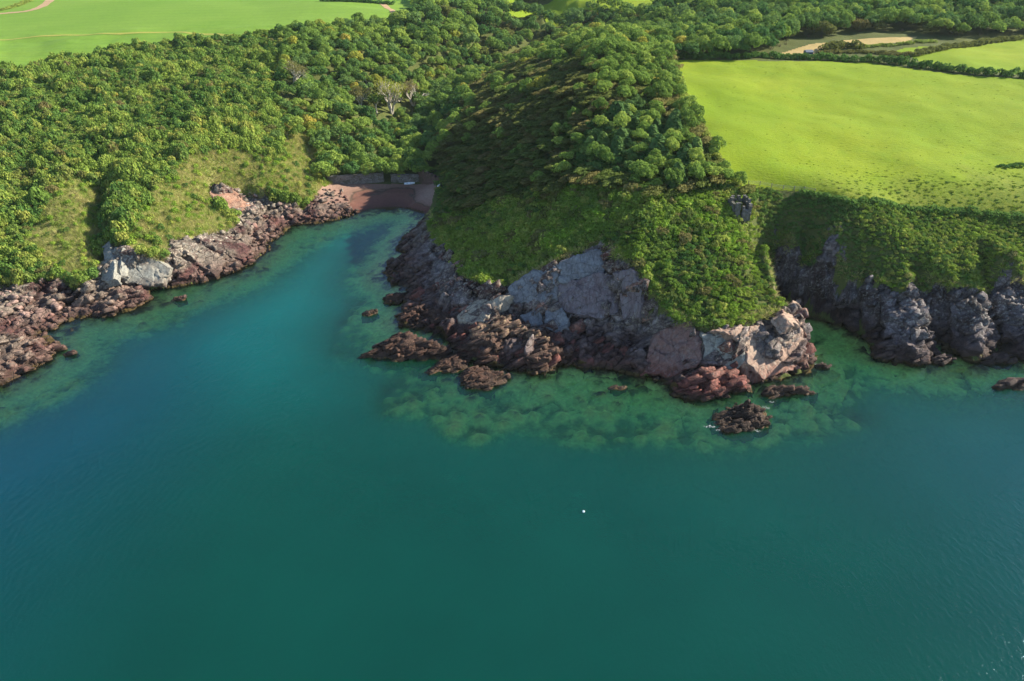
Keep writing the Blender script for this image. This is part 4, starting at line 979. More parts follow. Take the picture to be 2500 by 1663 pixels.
idx = np.where(u < .5, r.integers(0, 2, n), r.integers(2, 4, n)); idx = np.where(big > .18, r.integers(2, 4, n), idx)
idx = np.where(u > .99, 4, idx); idx = np.where((u > .975) & (u < .99), 5, idx); idx = np.where(g, np.where(u < .45, 6, np.where(u < .8, 3, 1)), idx)
lump = np.clip(fbm(x, y, seed=52, octs=2, s=1/6.5)+.15, 0, 1)*np.where(g, .25, 1); s = s*(1+.35*lump)
scatter('hillside_scrub', bank_protos, np.stack([x, y, z+s*.1+1.5*lump], 1), np.stack([s, s, s*(r.uniform(.85, 1.35, n)+1.1*lump)], 1), np.stack([r.uniform(-.2, .2, n), r.uniform(-.2, .2, n), r.uniform(0, 6.3, n)], 1), idx,
  'dense green blackthorn scrub covering the left hillside above the channel', 'scrub')

# --- long grass on the bank's pale patches and on the edges of all cliffs
grass_protos = proto_collection('grass_tuft', [(*tuft(500+i, 46, 1.1, .75, .05), m) for i, m in enumerate([L_GRASS, L_GRASS, L_BRIGHT])])
x, y = jgrid(-420, 420, 150, 420, .85, r)
nz_ = fbm(x, y, seed=78, octs=2, s=.12)*3
g = (GN_.look(grassN, x, y) > .22) & (y < 515)
rim = (GN_.look(blur(rockN.astype(float), 3, 1), x, y) > .12) & (GN_.look(rockS, x, y) < .62)
ok = in_poly(x, y, land_poly) & (g | (rim & (r.random(len(x)) < .5))) & (GN_.look(beachS, x, y) < .3) & (GN_.look(rockS, x+nz_*.3, y) < .6)
for F in (F_left, F_right): ok &= ~in_poly(x, y, F)
x, y = x[ok], y[ok]; z = H(x, y); v = inview(x, y, z) & (z > 1.5); x, y, z = x[v], y[v], z[v]; n = len(x); gx_, gy_ = slope_n(x, y)
s = r.uniform(.7, 1.5, n)
scatter('long_grass', grass_protos, np.stack([x, y, z-.1], 1), np.stack([s, s, s], 1), np.stack([np.clip(gy_, -1, 1)*.8+r.uniform(-.2, .2, n), -np.clip(gx_, -1, 1)*.8+r.uniform(-.2, .2, n), r.uniform(-.5, .5, n)], 1), r.integers(0, 3, n),
  'pale yellow green long grass on the steep banks and along the cliff edges', 'grass')

# --- scrub on the headland
head_protos = proto_collection('headland_bush', [(*blob(430+i, 1.0, 1.0, 6, 230, .27, -.2, .6), m) for i, m in enumerate([L_GORSE, L_GORSE, L_SCRUB, L_BRIGHT, L_SCRUB_D, L_OLIVE, L_BROWN])])
x, y = jgrid(-60, 120, 145, 330, 1.25, r)
m = free(x, y) & in_poly(x, y, Z_front); x, y = x[m], y[m]; z = H(x, y); n = len(x); u = r.random(n); cl = grad_col(x, y, 1/9.0, 61)
ppx, ppy = proj(x, y, z)
rightness = sstep(40, 75, x)
s = .8+.6*np.clip(cl+.4, 0, 1.2)+r.uniform(-.2, .7, n); s *= 1-.35*rightness
idx = np.where(u < .55, r.integers(0, 2, n), 2); idx = np.where((cl > .25) & (u > .3), 3, idx); idx = np.where((rightness > .5) & (u > .45), 3, idx); idx = np.where((cl < -.3) & (u > .4), 4, idx); idx = np.where(u > .965, r.integers(5, 7, n), idx)
s = np.where(u > .965, s*1.6, s)
lump = np.clip(fbm(x, y, seed=53, octs=2, s=1/3.6)+.1, 0, 1)
scatter('headland_scrub', head_protos, np.stack([x, y, z+.7*lump], 1), np.stack([s*1.1, s*1.1, s*(r.uniform(.7, 1.2, n)+.9*lump)], 1), np.stack([r.uniform(-.25, .25, n), r.uniform(-.25, .25, n), r.uniform(0, 6.3, n)], 1), idx,
  'thick low gorse and bramble carpeting the end of the headland', 'scrub')
x, y = jgrid(-60, 130, 180, 480, 1.5, r)
m = free(x, y) & in_poly(x, y, Z_head) & ~in_poly(x, y, Z_front); x, y = x[m], y[m]; z = H(x, y); n = len(x); u = r.random(n); s = r.uniform(.9, 1.9, n)
idx = np.where(u < .8, 4, np.where(u < .87, 5, 2))  # mostly dark leaves, so the flank's shade is partly in the colour
scatter('headland_undergrowth', head_protos, np.stack([x, y, z], 1), np.stack([s, s, s*.9], 1), np.stack([np.zeros(n), r.uniform(-.2, .3, n), r.uniform(0, 6.3, n)], 1), idx,
  'dark tangled undergrowth below the trees on the headland flank', 'scrub')
# --- growth hanging on the right cliffs
x, y = jgrid(60, 420, 150, 330, 1.0, r)
m = free(x, y) & (in_poly(x, y, Z_cove) | ((x > 60) & (x < 86) & (y > 186) & (y < 216) & ~in_poly(x, y, Z_front))); x, y = x[m], y[m]; z = H(x, y); v = inview(x, y, z); x, y, z = x[v], y[v], z[v]; n = len(x); u = r.random(n); cl = grad_col(x, y, 1/8.0, 63); s = r.uniform(.7, 1.25, n)*(1+.3*cl)
idx = np.where(u < .4, 4, np.where(u < .6, 2, np.where(u < .9, r.integers(0, 2, n), 3))); idx = np.where((x < 106) & (y > 188) & (u > .12), 4, idx)  # dark leaves forced on the cove's left face paint in its shade
scatter('cliff_scrub', head_protos, np.stack([x, y, z], 1), np.stack([s, s, s], 1), np.stack([r.uniform(-.3, .3, n), r.uniform(-.3, .3, n), r.uniform(0, 6.3, n)], 1), idx,
  'shaggy green growth draped over the upper half of the right cliffs', 'scrub')

# --- trees
crown_specs = {
 'green': [(*blob(600+i, 1.0, 1.15, 13, 1150, .135, 0, .5, 0, (.26, .42)), L_WOOD) for i in range(4)],
 'dark': [(*blob(610+i, 1.0, 1.2, 13, 1150, .135, 0, .5, 0, (.26, .42)), L_WOOD_D) for i in range(3)],
 'yellow': [(*blob(620+i, 1.0, 1.1, 12, 1100, .135, 0, .5, 0, (.26, .42)), L_YELLOW) for i in range(2)],
 'olive': [(*blob(630+i, 1.0, .85, 10, 1100, .14, 0, .5, .25, (.3, .5)), L_OLIVE) for i in range(4)],
 'brown': [(*blob(640+i, 1.0, .85, 10, 1000, .14, 0, .5, .25, (.3, .5)), L_BROWN) for i in range(2)],
 'pine': [(*blob(660+i, .95, 1.25, 13, 1100, .14, 0, .8, 0, (.24, .38)), L_PINE) for i in range(3)] + [(*conifer(670, 2.6, 1.35, 10), L_PINE)],
}
kinds = list(crown_specs); flat = []; first = {}
for k in kinds: first[k] = len(flat); flat += crown_specs[k]
tree_coll = proto_collection('tree_crown', flat)
crown_me = [o.data for o in sorted(tree_coll.objects, key=lambda o: o.name)]
tv, tf, tips = limbs(900, 1.0, .5, .05, 2, 1); trunk_me = np_mesh('trunk', tv, tf, [B_DARK])
T = []                                     # x, y, z, R, kind index, mesh index, zone
def add_trees(x0, x1, y0, y1, sp, zonef, Rf, kf, zone, seed):
    r = np.random.default_rng(seed); x, y = jgrid(x0, x1, y0, y1, sp, r, .38); m = free(x, y) & zonef(x, y); x, y = x[m], y[m]; z = H(x, y)
    m = inview(x, y, z+8, 120); x, y, z = x[m], y[m], z[m]
    for a, b, c in zip(x, y, z):
        k = kf(a, b, r); R = Rf(a, b, r)*(.8 if k == 'pine' else 1); T.append((a, b, c, R, k, first[k]+int(r.integers(len(crown_specs[k]))), zone))
hf = lambda x, y: in_poly(x, y, Z_head) & ~in_poly(x, y, Z_front)
add_trees(-60, 170, 195, 700, 3.7, lambda x, y: hf(x, y) & ~in_poly(x, y, Z_pine) & (H(x, y) > 10), lambda a, b, r: r.uniform(2.2, 3.8)+(1.3 if b > 330 else 0),
  lambda a, b, r: ('brown' if r.random() < .14 else 'olive' if r.random() < .72+(.2 if a < 32 else -.35) else 'green' if r.random() < .93 else 'yellow'), 'headland', 71)
add_trees(20, 130, 195, 300, 4.0, lambda x, y: hf(x, y) & in_poly(x, y, Z_pine), lambda a, b, r: r.uniform(2.2, 3.4), lambda a, b, r: 'pine' if r.random() < .62 else 'green', 'pines', 72)
Z_clear = gpoly([(1700,141),(1770,128),(1790,112),(1860,90),(1980,78),(2110,76),(2180,92),(2260,92),(2357,78),(2600,60),(2700,200),(2357,190),(2000,148)])
BARE_AT = [ground(*p)[:2] for p in [(680,206),(902,262),(952,245),(868,262),(830,245),(852,208)]]
def open_round_bare(x, y):
    ok = np.ones(np.shape(x), bool)
    for a, b in BARE_AT: ok &= ~((np.hypot(x-a, (y-b)) < 3.2) | ((np.abs(x-a) < 4.5) & (y > b-15) & (y < b)))
    return ok
vf = lambda x, y: open_round_bare(x, y) & ~in_poly(x, y, Z_clear) & ~in_poly(x, y, Z_head) & ~in_poly(x, y, Z_front) & ~in_poly(x, y, Z_bank) & ~in_poly(x, y, Z_cove)
add_trees(-170, 160, 300, 520, 5.4, lambda x, y: vf(x, y) & (x < 110) & (proj(x, y, H(x, y))[0] > 625), lambda a, b, r: r.uniform(2.4, 5.4), lambda a, b, r: ('yellow' if r.random() < .045 else 'dark' if r.random() < .38 else 'green'), 'valley', 73)
add_trees(-300, -50, 250, 500, 6.0, lambda x, y: in_poly(x, y, Z_bank) & free(x, y+9) & free(x-4, y+5) & (GN_.look(grassN, x, y) < .1) & (fbm(x, y, seed=88, s=.05)+.9*sstep(-140, -95, x)+.5*sstep(380, 440, y) > .42), lambda a, b, r: r.uniform(1.7, 3.3), lambda a, b, r: ('olive' if r.random() < .2 else 'dark' if r.random() < .4 else 'green'), 'bank', 77)
add_trees(110, 460, 300, 520, 6.6, lambda x, y: vf(x, y) & (x >= 110), lambda a, b, r: r.uniform(4.0, 6.0), lambda a, b, r: ('olive' if r.random() < .2 else 'dark' if r.random() < .5 else 'green'), 'plateau', 74)
add_trees(-700, 900, 515, 1100, 9.5, vf, lambda a, b, r: r.uniform(5.5, 7.5), lambda a, b, r: ('olive' if r.random() < .15 else 'dark' if r.random() < .55 else 'green'), 'far', 75)
add_trees(-1100, 1300, 1100, 2300, 22, vf, lambda a, b, r: r.uniform(11, 16), lambda a, b, r: 'dark', 'far', 76)
TA = np.array([(t[0], t[1], t[2], t[3]) for t in T])
size = TA[:, 3]/np.hypot(TA[:, 1], CH-TA[:, 2]); tpx, tpy = proj(TA[:, 0], TA[:, 1], TA[:, 2]+5)
vis = (tpx > 0) & (tpx < 2357) & (tpy > 0)
for f in (.80, .86, .91, .95, .975):        # hidden behind a hill?
    q = H(TA[:, 0]*f, TA[:, 1]*f); lz = CH+(TA[:, 2]+7-CH)*f; vis &= q < lz+1
order = np.argsort(-size*vis)[:292]; single = set(order.tolist())
ZL = {'bank': ('on the left hillside', 'trees on the left hillside'), 'headland': ('on the crest and flank of the headland', 'trees on the headland'), 'pines': ('in the clump behind the headland scrub', 'pines on the headland'), 'valley': ('in the wood filling the valley behind the beach', 'trees in the valley wood'),
      'plateau': ('in the wood beyond the bright pasture', 'trees beyond the pasture'), 'far': ('in the distant wood along the top of the picture', 'distant trees')}
KL = {'green': 'mid green rounded broadleaf tree', 'dark': 'dark green rounded broadleaf tree', 'yellow': 'yellowing broadleaf tree', 'olive': 'olive windswept low tree', 'brown': 'brown tinged windswept low tree', 'pine': 'blue green pine tree'}
KN = {'green': 'broadleaf_tree', 'dark': 'broadleaf_tree', 'yellow': 'broadleaf_tree', 'olive': 'windswept_tree', 'brown': 'windswept_tree', 'pine': 'pine_tree'}
r = np.random.default_rng(91)
ORD = ['', 'second ', 'third ', 'fourth ', 'fifth ', 'sixth ', 'seventh ', 'eighth ', 'ninth ', 'tenth ', 'eleventh ', 'twelfth ']
def area(i):
    px, py, z = tpx[i], tpy[i], T[i][6]
    if z == 'headland': return 'on the shaded headland flank' if px < 1150 else 'beside the pasture edge' if px > 1500 else ('on the rear left headland crest' if py < 190 else 'on the left headland crest') if px < 1330 else 'on the right headland crest'
    if z == 'pines': return 'fronting the headland clump' if py > 340 else 'backing the headland clump'
    if z == 'valley': return 'just behind the beach wall' if py > 330 and px > 740 else 'above the beach wood' if py > 260 else 'left in the valley' if px < 900 else 'mid valley' if py > 150 else 'at the valley head'
    if z == 'bank': return 'low on the left hillside' if py > 250 else 'high on the left hillside' if px < 450 else 'on the hillside shoulder'
    if z == 'plateau': return 'left of the pasture corner' if px < 1650 else 'behind the pasture hedge' if px < 1850 else 'behind the stubble field' if px < 2120 else 'at the upper right edge'
    return 'along the top edge'
tree_label = {}
cells = {}
for i in single: cells.setdefault((area(i), T[i][4]), []).append(i)
KS = {'green': 'mid green broadleaf tree', 'dark': 'dark green broadleaf tree', 'yellow': 'yellowing broadleaf tree', 'olive': 'olive windswept tree', 'brown': 'brown tinged windswept tree', 'pine': 'blue green pine'}
for (ar, k), m in cells.items():
    m.sort(key=lambda i: tpx[i])
    for q, i in enumerate(m):
        if len(m) <= 24:
            side_ = ('%sfrom the left' % (ORD[q] or 'first ')) if q < (len(m)+1)//2 else ('%sfrom the right' % (ORD[len(m)-1-q] or 'first '))
            tree_label[i] = KS[k]+', '+side_+' '+ar if len(m) > 1 else KS[k]+', the only one '+ar
        else: tree_label[i] = KS[k]+' '+ar
def crown_z(k, R): return {'olive': .25, 'brown': .25, 'pine': .2}.get(k, .75)*R
rest = []
for i, (a, b, c, R, k, mi, zone) in enumerate(T):
    if i in single:
        wnd = k in ('olive', 'brown') and zone == 'headland'
        t = empty(KN[k], (a, b, c), .95+r.normal()*.15 if wnd else r.uniform(0, 6.3))
        tag(t, tree_label[i], 'tree', ZL[zone][1])
        o = link('trunk', trunk_me, t); o.scale = (R*.8, R*.8, (crown_z(k, R)+R)*.85)
        o = link('crown', crown_me[mi], t); o.location = (0, 0, crown_z(k, R)); o.scale = (R*(2.1 if wnd else r.uniform(.9, 1.2)), R*(.85 if wnd else 1), R*(r.uniform(.8, 1.0) if wnd else r.uniform(.85, 1.4)))
    else: rest.append(i)
for zone in ZL:
    ii = [i for i in rest if T[i][6] == zone]
    if not ii: continue
    q = TA[ii]; cz = np.array([crown_z(T[i][4], T[i][3]) for i in ii]); n = len(ii)
    ww = np.array([T[i][4] in ('olive', 'brown') and zone == 'headland' for i in ii]); rz2 = np.where(ww, .95+r.normal(size=n)*.15, r.uniform(0, 6.3, n))
    scatter('woodland', tree_coll, q[:, :3]+np.stack([0*cz, 0*cz, cz], 1), np.stack([q[:, 3]*np.where(ww, 2.1, 1), q[:, 3]*np.where(ww, .85, 1), q[:, 3]*r.uniform(.85, 1.35, n)*np.where(ww, .75, 1)], 1), np.stack([0*cz, 0*cz, rz2], 1), [T[i][5] for i in ii],
      {'bank': 'small trees rising out of the scrub on the left hillside', 'headland': 'smaller trees crowding the rear of the headland as one mass', 'pines': 'low pines filling gaps of the headland clump', 'valley': 'unbroken canopy of the valley wood behind its nearest trees', 'plateau': 'unbroken canopy of the wood behind the bright pasture', 'far': 'far off woodland canopy reaching to the top of the picture'}[zone], 'woodland')

# ------------------------------------------------------------ bare limbed pale trees in the valley
bare = [blob(700+i, 1.0, .9, 12, 520, .14, 0, .7, 0, (.2, .32)) for i in range(3)]
def bare_tree(foot, top_py, spread, seed, label, leafmat, multi=2, crown=.5):
    x, y, z = ground(*foot, off=0)
    dist = y*math.cos(PITCH)+(CH-z)*math.sin(PITCH); Hh = (foot[1]-top_py)/FPX*dist/math.cos(math.atan((CY-foot[1])/FPX)-PITCH)*.95
    t = empty('pale_limbed_tree', (x, y, z)); tag(t, label, 'tree', 'pale limbed trees in the valley')
    V, F, tips = limbs(seed, Hh*.86, spread, .05*Hh/1.5, 3, multi, .8); link('limbs', np_mesh('limbs', V, F, [B_PALE]), t)
    rr = np.random.default_rng(seed); parts = []
    for k, p in enumerate(tips):
        if p[2] < Hh*.5: continue
        n = 20; C = p+rr.normal(size=(n, 3))*np.array([.75, .75, .45])*Hh*.075; D = rr.normal(size=(n, 3)); D[:, 2] = abs(D[:, 2])+.3; D /= np.linalg.norm(D, axis=1, keepdims=True)
        parts.append(leaf_quads(C, D, .55, rr))
    if parts:
        V, F = merge(parts); link('crown', np_mesh('crown', V, F, [leafmat]), t)
bare_tree((680,206), 128, .62, 801, 'leaning pale tree with forked bare limbs and thin brown crown, alone on the left', L_BROWN, 3)
bare_tree((902,262), 165, .5, 802, 'tall pale barked tree with many upright limbs in the valley centre', L_YELLOW, 3)
bare_tree((952,245), 172, .6, 803, 'spreading pale barked tree right of the tallest one in the valley', L_BROWN, 3)
bare_tree((868,262), 205, .4, 804, 'slim bare pale trunk left of the tall upright limbed tree', L_SCRUB, 1)
bare_tree((830,245), 190, .5, 805, 'greyish limbed tree with olive crown on the valley side', L_OLIVE, 3)
bare_tree((852,208), 168, .4, 806, 'short forked pale trunk high in the valley wood', L_SCRUB, 2)

# ------------------------------------------------------------ beach walls, tower, boats
def stone_material(name, a, b, mortar):
    t = NT(name); P = t.pos()
    v = t.n('ShaderNodeTexVoronoi'); t.set(v.inputs['Vector'], t.vscale(P, 1.6, 1.6, 2.6)); v.inputs['Scale'].default_value = 1.2
    c = t.mix(t.ramp(t.n('ShaderNodeSeparateColor', i_0=v.outputs['Color']).outputs[0], [(.1, 0.0), (.9, 1.0)]), a, b)
    e = t.n('ShaderNodeTexVoronoi', feature='DISTANCE_TO_EDGE'); t.set(e.inputs['Vector'], t.vscale(P, 1.6, 1.6, 2.6)); e.inputs['Scale'].default_value = 1.2
    k = t.ramp(e.outputs[0], [(.02, 0.0), (.1, 1.0)]); c = t.mix(k, mortar, c)
    c = t.mix(t.math('MULTIPLY', t.ramp(t.noise(P, .5, 4), [(.45, 0.0), (.65, 1.0)]), .6), c, (.07, .075, .03))
    return t.finish(t.pbsdf(c, .9, .15, t.bump(k, .1)))
M_WALL = stone_material('wall_stone', (.34, .32, .29), (.22, .18, .165), (.11, .10, .09))
M_REDWALL = stone_material('red_wall_stone', (.20, .12, .10), (.15, .09, .08), (.07, .05, .045))
M_TOWER = stone_material('tower_stone', (.20, .19, .18), (.13, .12, .115), (.09, .085, .08))
def box_mesh(name, sx, sy, sz, mat, seed=0, seg=.6, rough=.07):
    """upright block standing on z=0, rubble-faced"""
    bm = bmesh.new(); bmesh.ops.create_cube(bm, size=1); 
    for v in bm.verts: v.co = Vector((v.co.x*sx, v.co.y*sy, (v.co.z+.5)*sz))
    for _ in range(6):
        le = [e for e in bm.edges if e.calc_length() > seg*1.5]
        if not le: break
        bmesh.ops.subdivide_edges(bm, edges=le, cuts=1, use_grid_fill=True)
    rr = np.random.default_rng(seed)
    for v in bm.verts: v.co += Vector(rr.normal(size=3)*rough*.5)
    me = bpy.data.meshes.new(name); bm.to_mesh(me); bm.free(); me.materials.append(mat); return me
def wall(p0, p1, hgt, mat, label, thick=1.0, merlons=0, seed=1):
    a, b = np.array(ground(*p0)), np.array(ground(*p1)); z0 = min(a[2], b[2])-1.0; L = math.hypot(b[0]-a[0], b[1]-a[1])
    t = empty('stone_wall', ((a[0]+b[0])/2, (a[1]+b[1])/2, z0), math.atan2(b[1]-a[1], b[0]-a[0])); tag(t, label, 'wall')
    link('wall', box_mesh('wall', L, thick, hgt+1, mat, seed), t)
    for i in range(merlons):
        m = link('merlon', box_mesh('merlon', L/merlons*.5, thick*.96, .8, mat, seed+i, .5, .04), t); m.location = (-L/2+L*(i+.5)/merlons, 0, hgt+.99)
    return t
wall((758,418), (884,419), 4.3, M_WALL, 'old grey stone sea wall closing the left half of the beach head', 1.1, 0, 1)
wall((901,419), (968,418), 3.6, M_WALL, 'lower pale stone sea wall right of the gap at the beach head', 1.1, 0, 2)
wall((966,418), (1014,417), 5.6, M_REDWALL, 'taller battlemented reddish wall at the right end of the beach head', 1.2, 6, 3)
t = wall((757,417), (748,400), 4.0, M_WALL, 'short return of the sea wall running back at its left end', 1.0, 0, 4)
x, y, z = ground(1700, 490)
tw = empty('ruined_tower', (x, y, z-1.7), .12); tag(tw, 'small ruined square watch tower with broken battlements at the neck of the headland', 'tower')
W_, Hh_ = 5.0, 5.8
for (ox, oy, sx, sy, h) in [(-W_/2+.75, -W_/2, 1.5, .8, Hh_), (W_/2-1.35, -W_/2, 2.7, .8, Hh_*.62), (-W_/2, 0, .8, W_-.84, Hh_*.9), (W_/2, 0, .8, W_-.84, Hh_*.86), (0, W_/2, W_+.75, .8, Hh_*.9)]:
    o = link('wall', box_mesh('wall', sx, sy, h, M_TOWER, int(h*10), .5, .12), tw); o.location = (ox, oy, 0)
for (ox, oy, sx, sy, h0) in [(W_/2-2.4, -W_/2, .6, .78, Hh_*.62), (W_/2-.4, -W_/2, .9, .78, Hh_*.62), (W_/2, 1.6, .78, .9, Hh_*.86), (W_/2, -.4, .78, .9, Hh_*.86), (-1.6, W_/2, .9, .78, Hh_*.9), (.3, W_/2, .9, .78, Hh_*.9), (2.2, W_/2, .9, .78, Hh_*.9), (-W_/2, 1.2, .78, .9, Hh_*.9)]:
    o = link('merlon', box_mesh('merlon', sx, sy, 1.1, M_TOWER, int(ox*9+40), .5, .1), tw); o.location = (ox, oy, h0-.02)

def flat_mat(name, c, rough=.5, spec=.4):
    t = NT(name); cc = t.mix(1.0, c, t.ramp(t.noise(t.pos(), 3.0, 4), [(.3, .88), (.7, 1.08)]), 'MULTIPLY'); return t.finish(t.pbsdf(cc, rough, spec))
M_WHITE = flat_mat('white_paint', (.8, .82, .84)); M_WOODG = flat_mat('weathered_wood', (.30, .26, .22), .9, .1); M_BLACK = flat_mat('tarred_wood', (.04, .035, .03), .8, .2)
M_SHED = flat_mat('shed_cladding', (.07, .09, .12), .6, .3); M_RUBBER = flat_mat('grey_seat', (.35, .36, .36))
def dinghy(px, py, L, rz, label, tilt=0.0):
    x, y, z = ground(px, py); t = empty('dinghy', (x, y, z+.12), rz); t.rotation_euler = (tilt, 0, rz); tag(t, label, 'boat')
    secs = 9; ring = []; V = []; F = []
    for i in range(secs):
        f = i/(secs-1); w = .8*math.sin(math.pi*min(1, .18+f*.82))**.6 if f < .99 else .05; w = max(w*.95, .04); zk = .12*f*f
        for (sx, sz) in [(-1, .5), (-.8, .12), (0, 0), (.8, .12), (1, .5), (.9, .5), (.7, .18), (0, .1), (-.7, .18), (-.9, .5)]:
            V.append(((f-.5)*L, sx*w, sz+zk+(.18*f*f if sz == .5 else 0)))
    for i in range(secs-1):
        for j in range(10): F.append((i*10+j, i*10+(j+1) % 10, (i+1)*10+(j+1) % 10, (i+1)*10+j))
    F.append((0, 1, 2, 3)); F.append((0, 3, 4, 4)) if False else None
    V = np.array(V); link('hull', np_mesh('hull', V, np.array(F), [M_WHITE]), t)
    o = link('transom', box_mesh('transom', .06, 1.25, .42, M_WHITE, 3, 1, 0), t); o.location = (-L/2+.02, 0, .05)
    for q in (-.22, .12):
        o = link('thwart', box_mesh('thwart', .25, 1.3, .05, M_RUBBER, 3, 1, 0), t); o.location = (L*q, 0, .36)
dinghy(943, 425, 5.0, .12, 'white rowing dinghy lying on the shaded beach before the wall', .25)
dinghy(1012, 430, 2.2, 1.2, 'small pale tender half hidden at the foot of the dark slope', -.2)
def log(px, py, L, rad, rz, label, mat=M_WOODG, tilt=.1):
    x, y, z = ground(px, py); t = link('driftwood_log', None) if False else None
    V, F = merge([tube((0, 0, 0), (L*.5, .12*L*.2, .1), rad, rad*.8, 8), tube((L*.5, .12*L*.2, .1), (L, 0, 0), rad*.8, rad*.45, 8), tube((L*.3, 0, 0), (L*.42, L*.1, .5), rad*.4, rad*.2, 6)])
    o = link('driftwood_log', np_mesh('driftwood_log', V, F, [mat])); o.location = (x, y, z+rad*.7); o.rotation_euler = (0, -tilt*.3, rz); tag(o, label, 'driftwood')
log(787, 437, 5.0, .35, -1.25, 'bleached driftwood trunk lying on the dry sand at the left')
log(771, 452, 2.2, .22, .3, 'short dark branch stranded on the sand below the bleached trunk', M_BLACK)
x, y, z = ground(1016, 436); t = empty('mooring_post', (x, y, z)); tag(t, 'dark timber post with a slanting brace on the shaded right side of the beach', 'post')
V, F = tube((0, 0, -.5), (0, 0, 3.0), .28, .24, 8); link('post', np_mesh('post', V, F, [M_BLACK]), t)
V, F = tube((.1, -.1, 2.0), (2.6, -4.5, .1), .16, .16, 6); link('brace', np_mesh('brace', V, F, [M_BLACK]), t)
x, y, z = unproj(1343, 1178, 0); t = empty('mooring_buoy', (x, y, 0)); tag(t, 'small white round mooring buoy alone on the open water', 'buoy')
bm = bmesh.new(); bmesh.ops.create_icosphere(bm, subdivisions=3, radius=.27); me = bpy.data.meshes.new('float'); bm.to_mesh(me); bm.free(); me.materials.append(M_WHITE)
o = link('float', me, t); o.location = (0, 0, .12); V, F = tube((0, 0, .36), (0, 0, .52), .05, .04, 8); link('lifting_ring', np_mesh('lifting_ring', V, F, [M_BLACK]), t)

# shed and gate at the pasture's far hedge
x, y, z = ground(1858, 131, .0); t = empty('field_shed', (x, y, z), .1); tag(t, 'small dark shed with a whitish lower wall in the hedge below the stubble field', 'shed')
link('wall', box_mesh('wall', 3.6, 3.0, 2.4, M_SHED, 1, 2, 0), t)
bm = bmesh.new(); vv = [bm.verts.new(c) for c in [(-2, -1.8, 2.3), (2, -1.8, 2.3), (2, 1.8, 2.3), (-2, 1.8, 2.3), (-2, 0, 3.2), (2, 0, 3.2)]]
for f in [(0, 1, 5, 4), (2, 3, 4, 5), (0, 4, 3), (1, 2, 5), (0, 3, 2, 1)]: bm.faces.new([vv[i] for i in f])
me = bpy.data.meshes.new('roof'); bm.to_mesh(me); bm.free(); me.materials.append(flat_mat('slate', (.10, .12, .15))); link('roof', me, t)
o = link('door', box_mesh('door', 2.2, .1, 1.1, M_WHITE, 2, 2, 0), t); o.location = (.3, -1.56, .1)
x, y, z = ground(1951, 140); t = empty('field_gate', (x, y, z), -.05); tag(t, 'grey metal field gate in the hedge corner of the pasture', 'gate')
for k in range(5): o = link('rail', box_mesh('rail', 3.6, .06, .07, M_RUBBER, 1, 4, 0), t); o.location = (0, 0, .25+.24*k)
for k in (-1.85, 1.85): o = link('gate_post', box_mesh('gate_post', .2, .2, 1.7, M_WOODG, 1, 4, 0), t); o.location = (k, 0, -.2)
for k, (px, py) in enumerate([(1534, 143), (1541, 142)]):
    x, y, z = ground(px, py); o = link('boulder', boulder_mesh(k, M_WHITE)); o.location = (x, y, z+.3); o.scale = (1.0, .6, .6)
    tag(o, ['left of two pale blobs like wrapped bales at the pasture corner', 'right of two pale blobs like wrapped bales at the pasture corner'][k], 'bale')
    o.name = 'wrapped_bale'

# ------------------------------------------------------------ fence at the neck of the headland
fp = [(1700,424),(1722,425),(1748,428),(1775,432),(1802,436),(1827,439),(1850,441),(1874,444)]
F3 = [ground(*p) for p in fp]; t = empty('wire_fence', F3[0]); tag(t, 'low post and wire fence across the bottom corner of the bright pasture', 'fence')
base = np.array(F3[0]); pm = box_mesh('post', .16, .16, 1.5, M_WOODG, 1, 4, 0)
for p in F3: o = link('post', pm, t); o.location = np.array(p)-base-[0, 0, .2]
for hgt in (.45, .85, 1.15):
    V, F = merge([tube(np.array(a)-base+[0, 0, hgt], np.array(b)-base+[0, 0, hgt], .02, .02, 4) for a, b in zip(F3[:-1], F3[1:])]); link('wire', np_mesh('wire', V, F, [M_RUBBER]), t)

# ------------------------------------------------------------ hedges
hb = [blob(740+i, 1.0, 1.0, 5, 130, .34, 0, .6) for i in range(4)]
def hedge(line, w, h, mat, label, seed, gap=0.0):
    W3 = [ground(*p) for p in line]; base = np.array(W3[0]); rr = np.random.default_rng(seed); parts = []
    for a, b in zip(W3[:-1], W3[1:]):
        L = math.hypot(b[0]-a[0], b[1]-a[1]); n = max(1, int(L/(w*.38)))
        for k in range(n):
            if rr.random() < gap: continue
            f = (k+rr.random())/n; x = a[0]+(b[0]-a[0])*f+rr.normal()*w*.12; y = a[1]+(b[1]-a[1])*f+rr.normal()*w*.12; s = w*rr.uniform(.4, .68); hh = h*rr.uniform(.7, 1.25)
            V, F = hb[int(rr.integers(4))]; c, s_ = math.cos(k*1.7), math.sin(k*1.7); V = V@np.array([[c, s_, 0], [-s_, c, 0], [0, 0, 1]])*[s, s, hh]
            parts.append((V+[x, y, float(H(x, y)[0])-.2]-base, F))
    V, F = merge(parts); o = link('hedge', np_mesh('hedge', V, F, [mat])); o.location = base; tag(o, label, 'hedge')
hedge([(1538,136),(1600,136),(1700,135),(1800,136),(1900,139),(1960,142),(1985,144)], 4.5, 3.2, L_SCRUB_D, 'dark dense hedge along the far top edge of the bright pasture', 1)
hedge([(1990,141),(2050,147),(2100,154),(2200,167),(2280,174),(2357,181),(2450,190)], 4.6, 3.4, L_SCRUB_D, 'thick dark hedge slanting between the two bright pastures to the right edge', 2)
hedge([(2098,131),(2160,118),(2230,107),(2300,97),(2357,88)], 4.0, 2.6, L_OLIVE, 'lighter bushy hedge along the back of the smaller right pasture', 3)
hedge([(1880,125),(1940,122),(2000,123),(2060,128),(2110,127)], 4.5, 1.8, L_OLIVE, 'rough band of olive bushes between stubble field and pasture hedge', 4, .1)
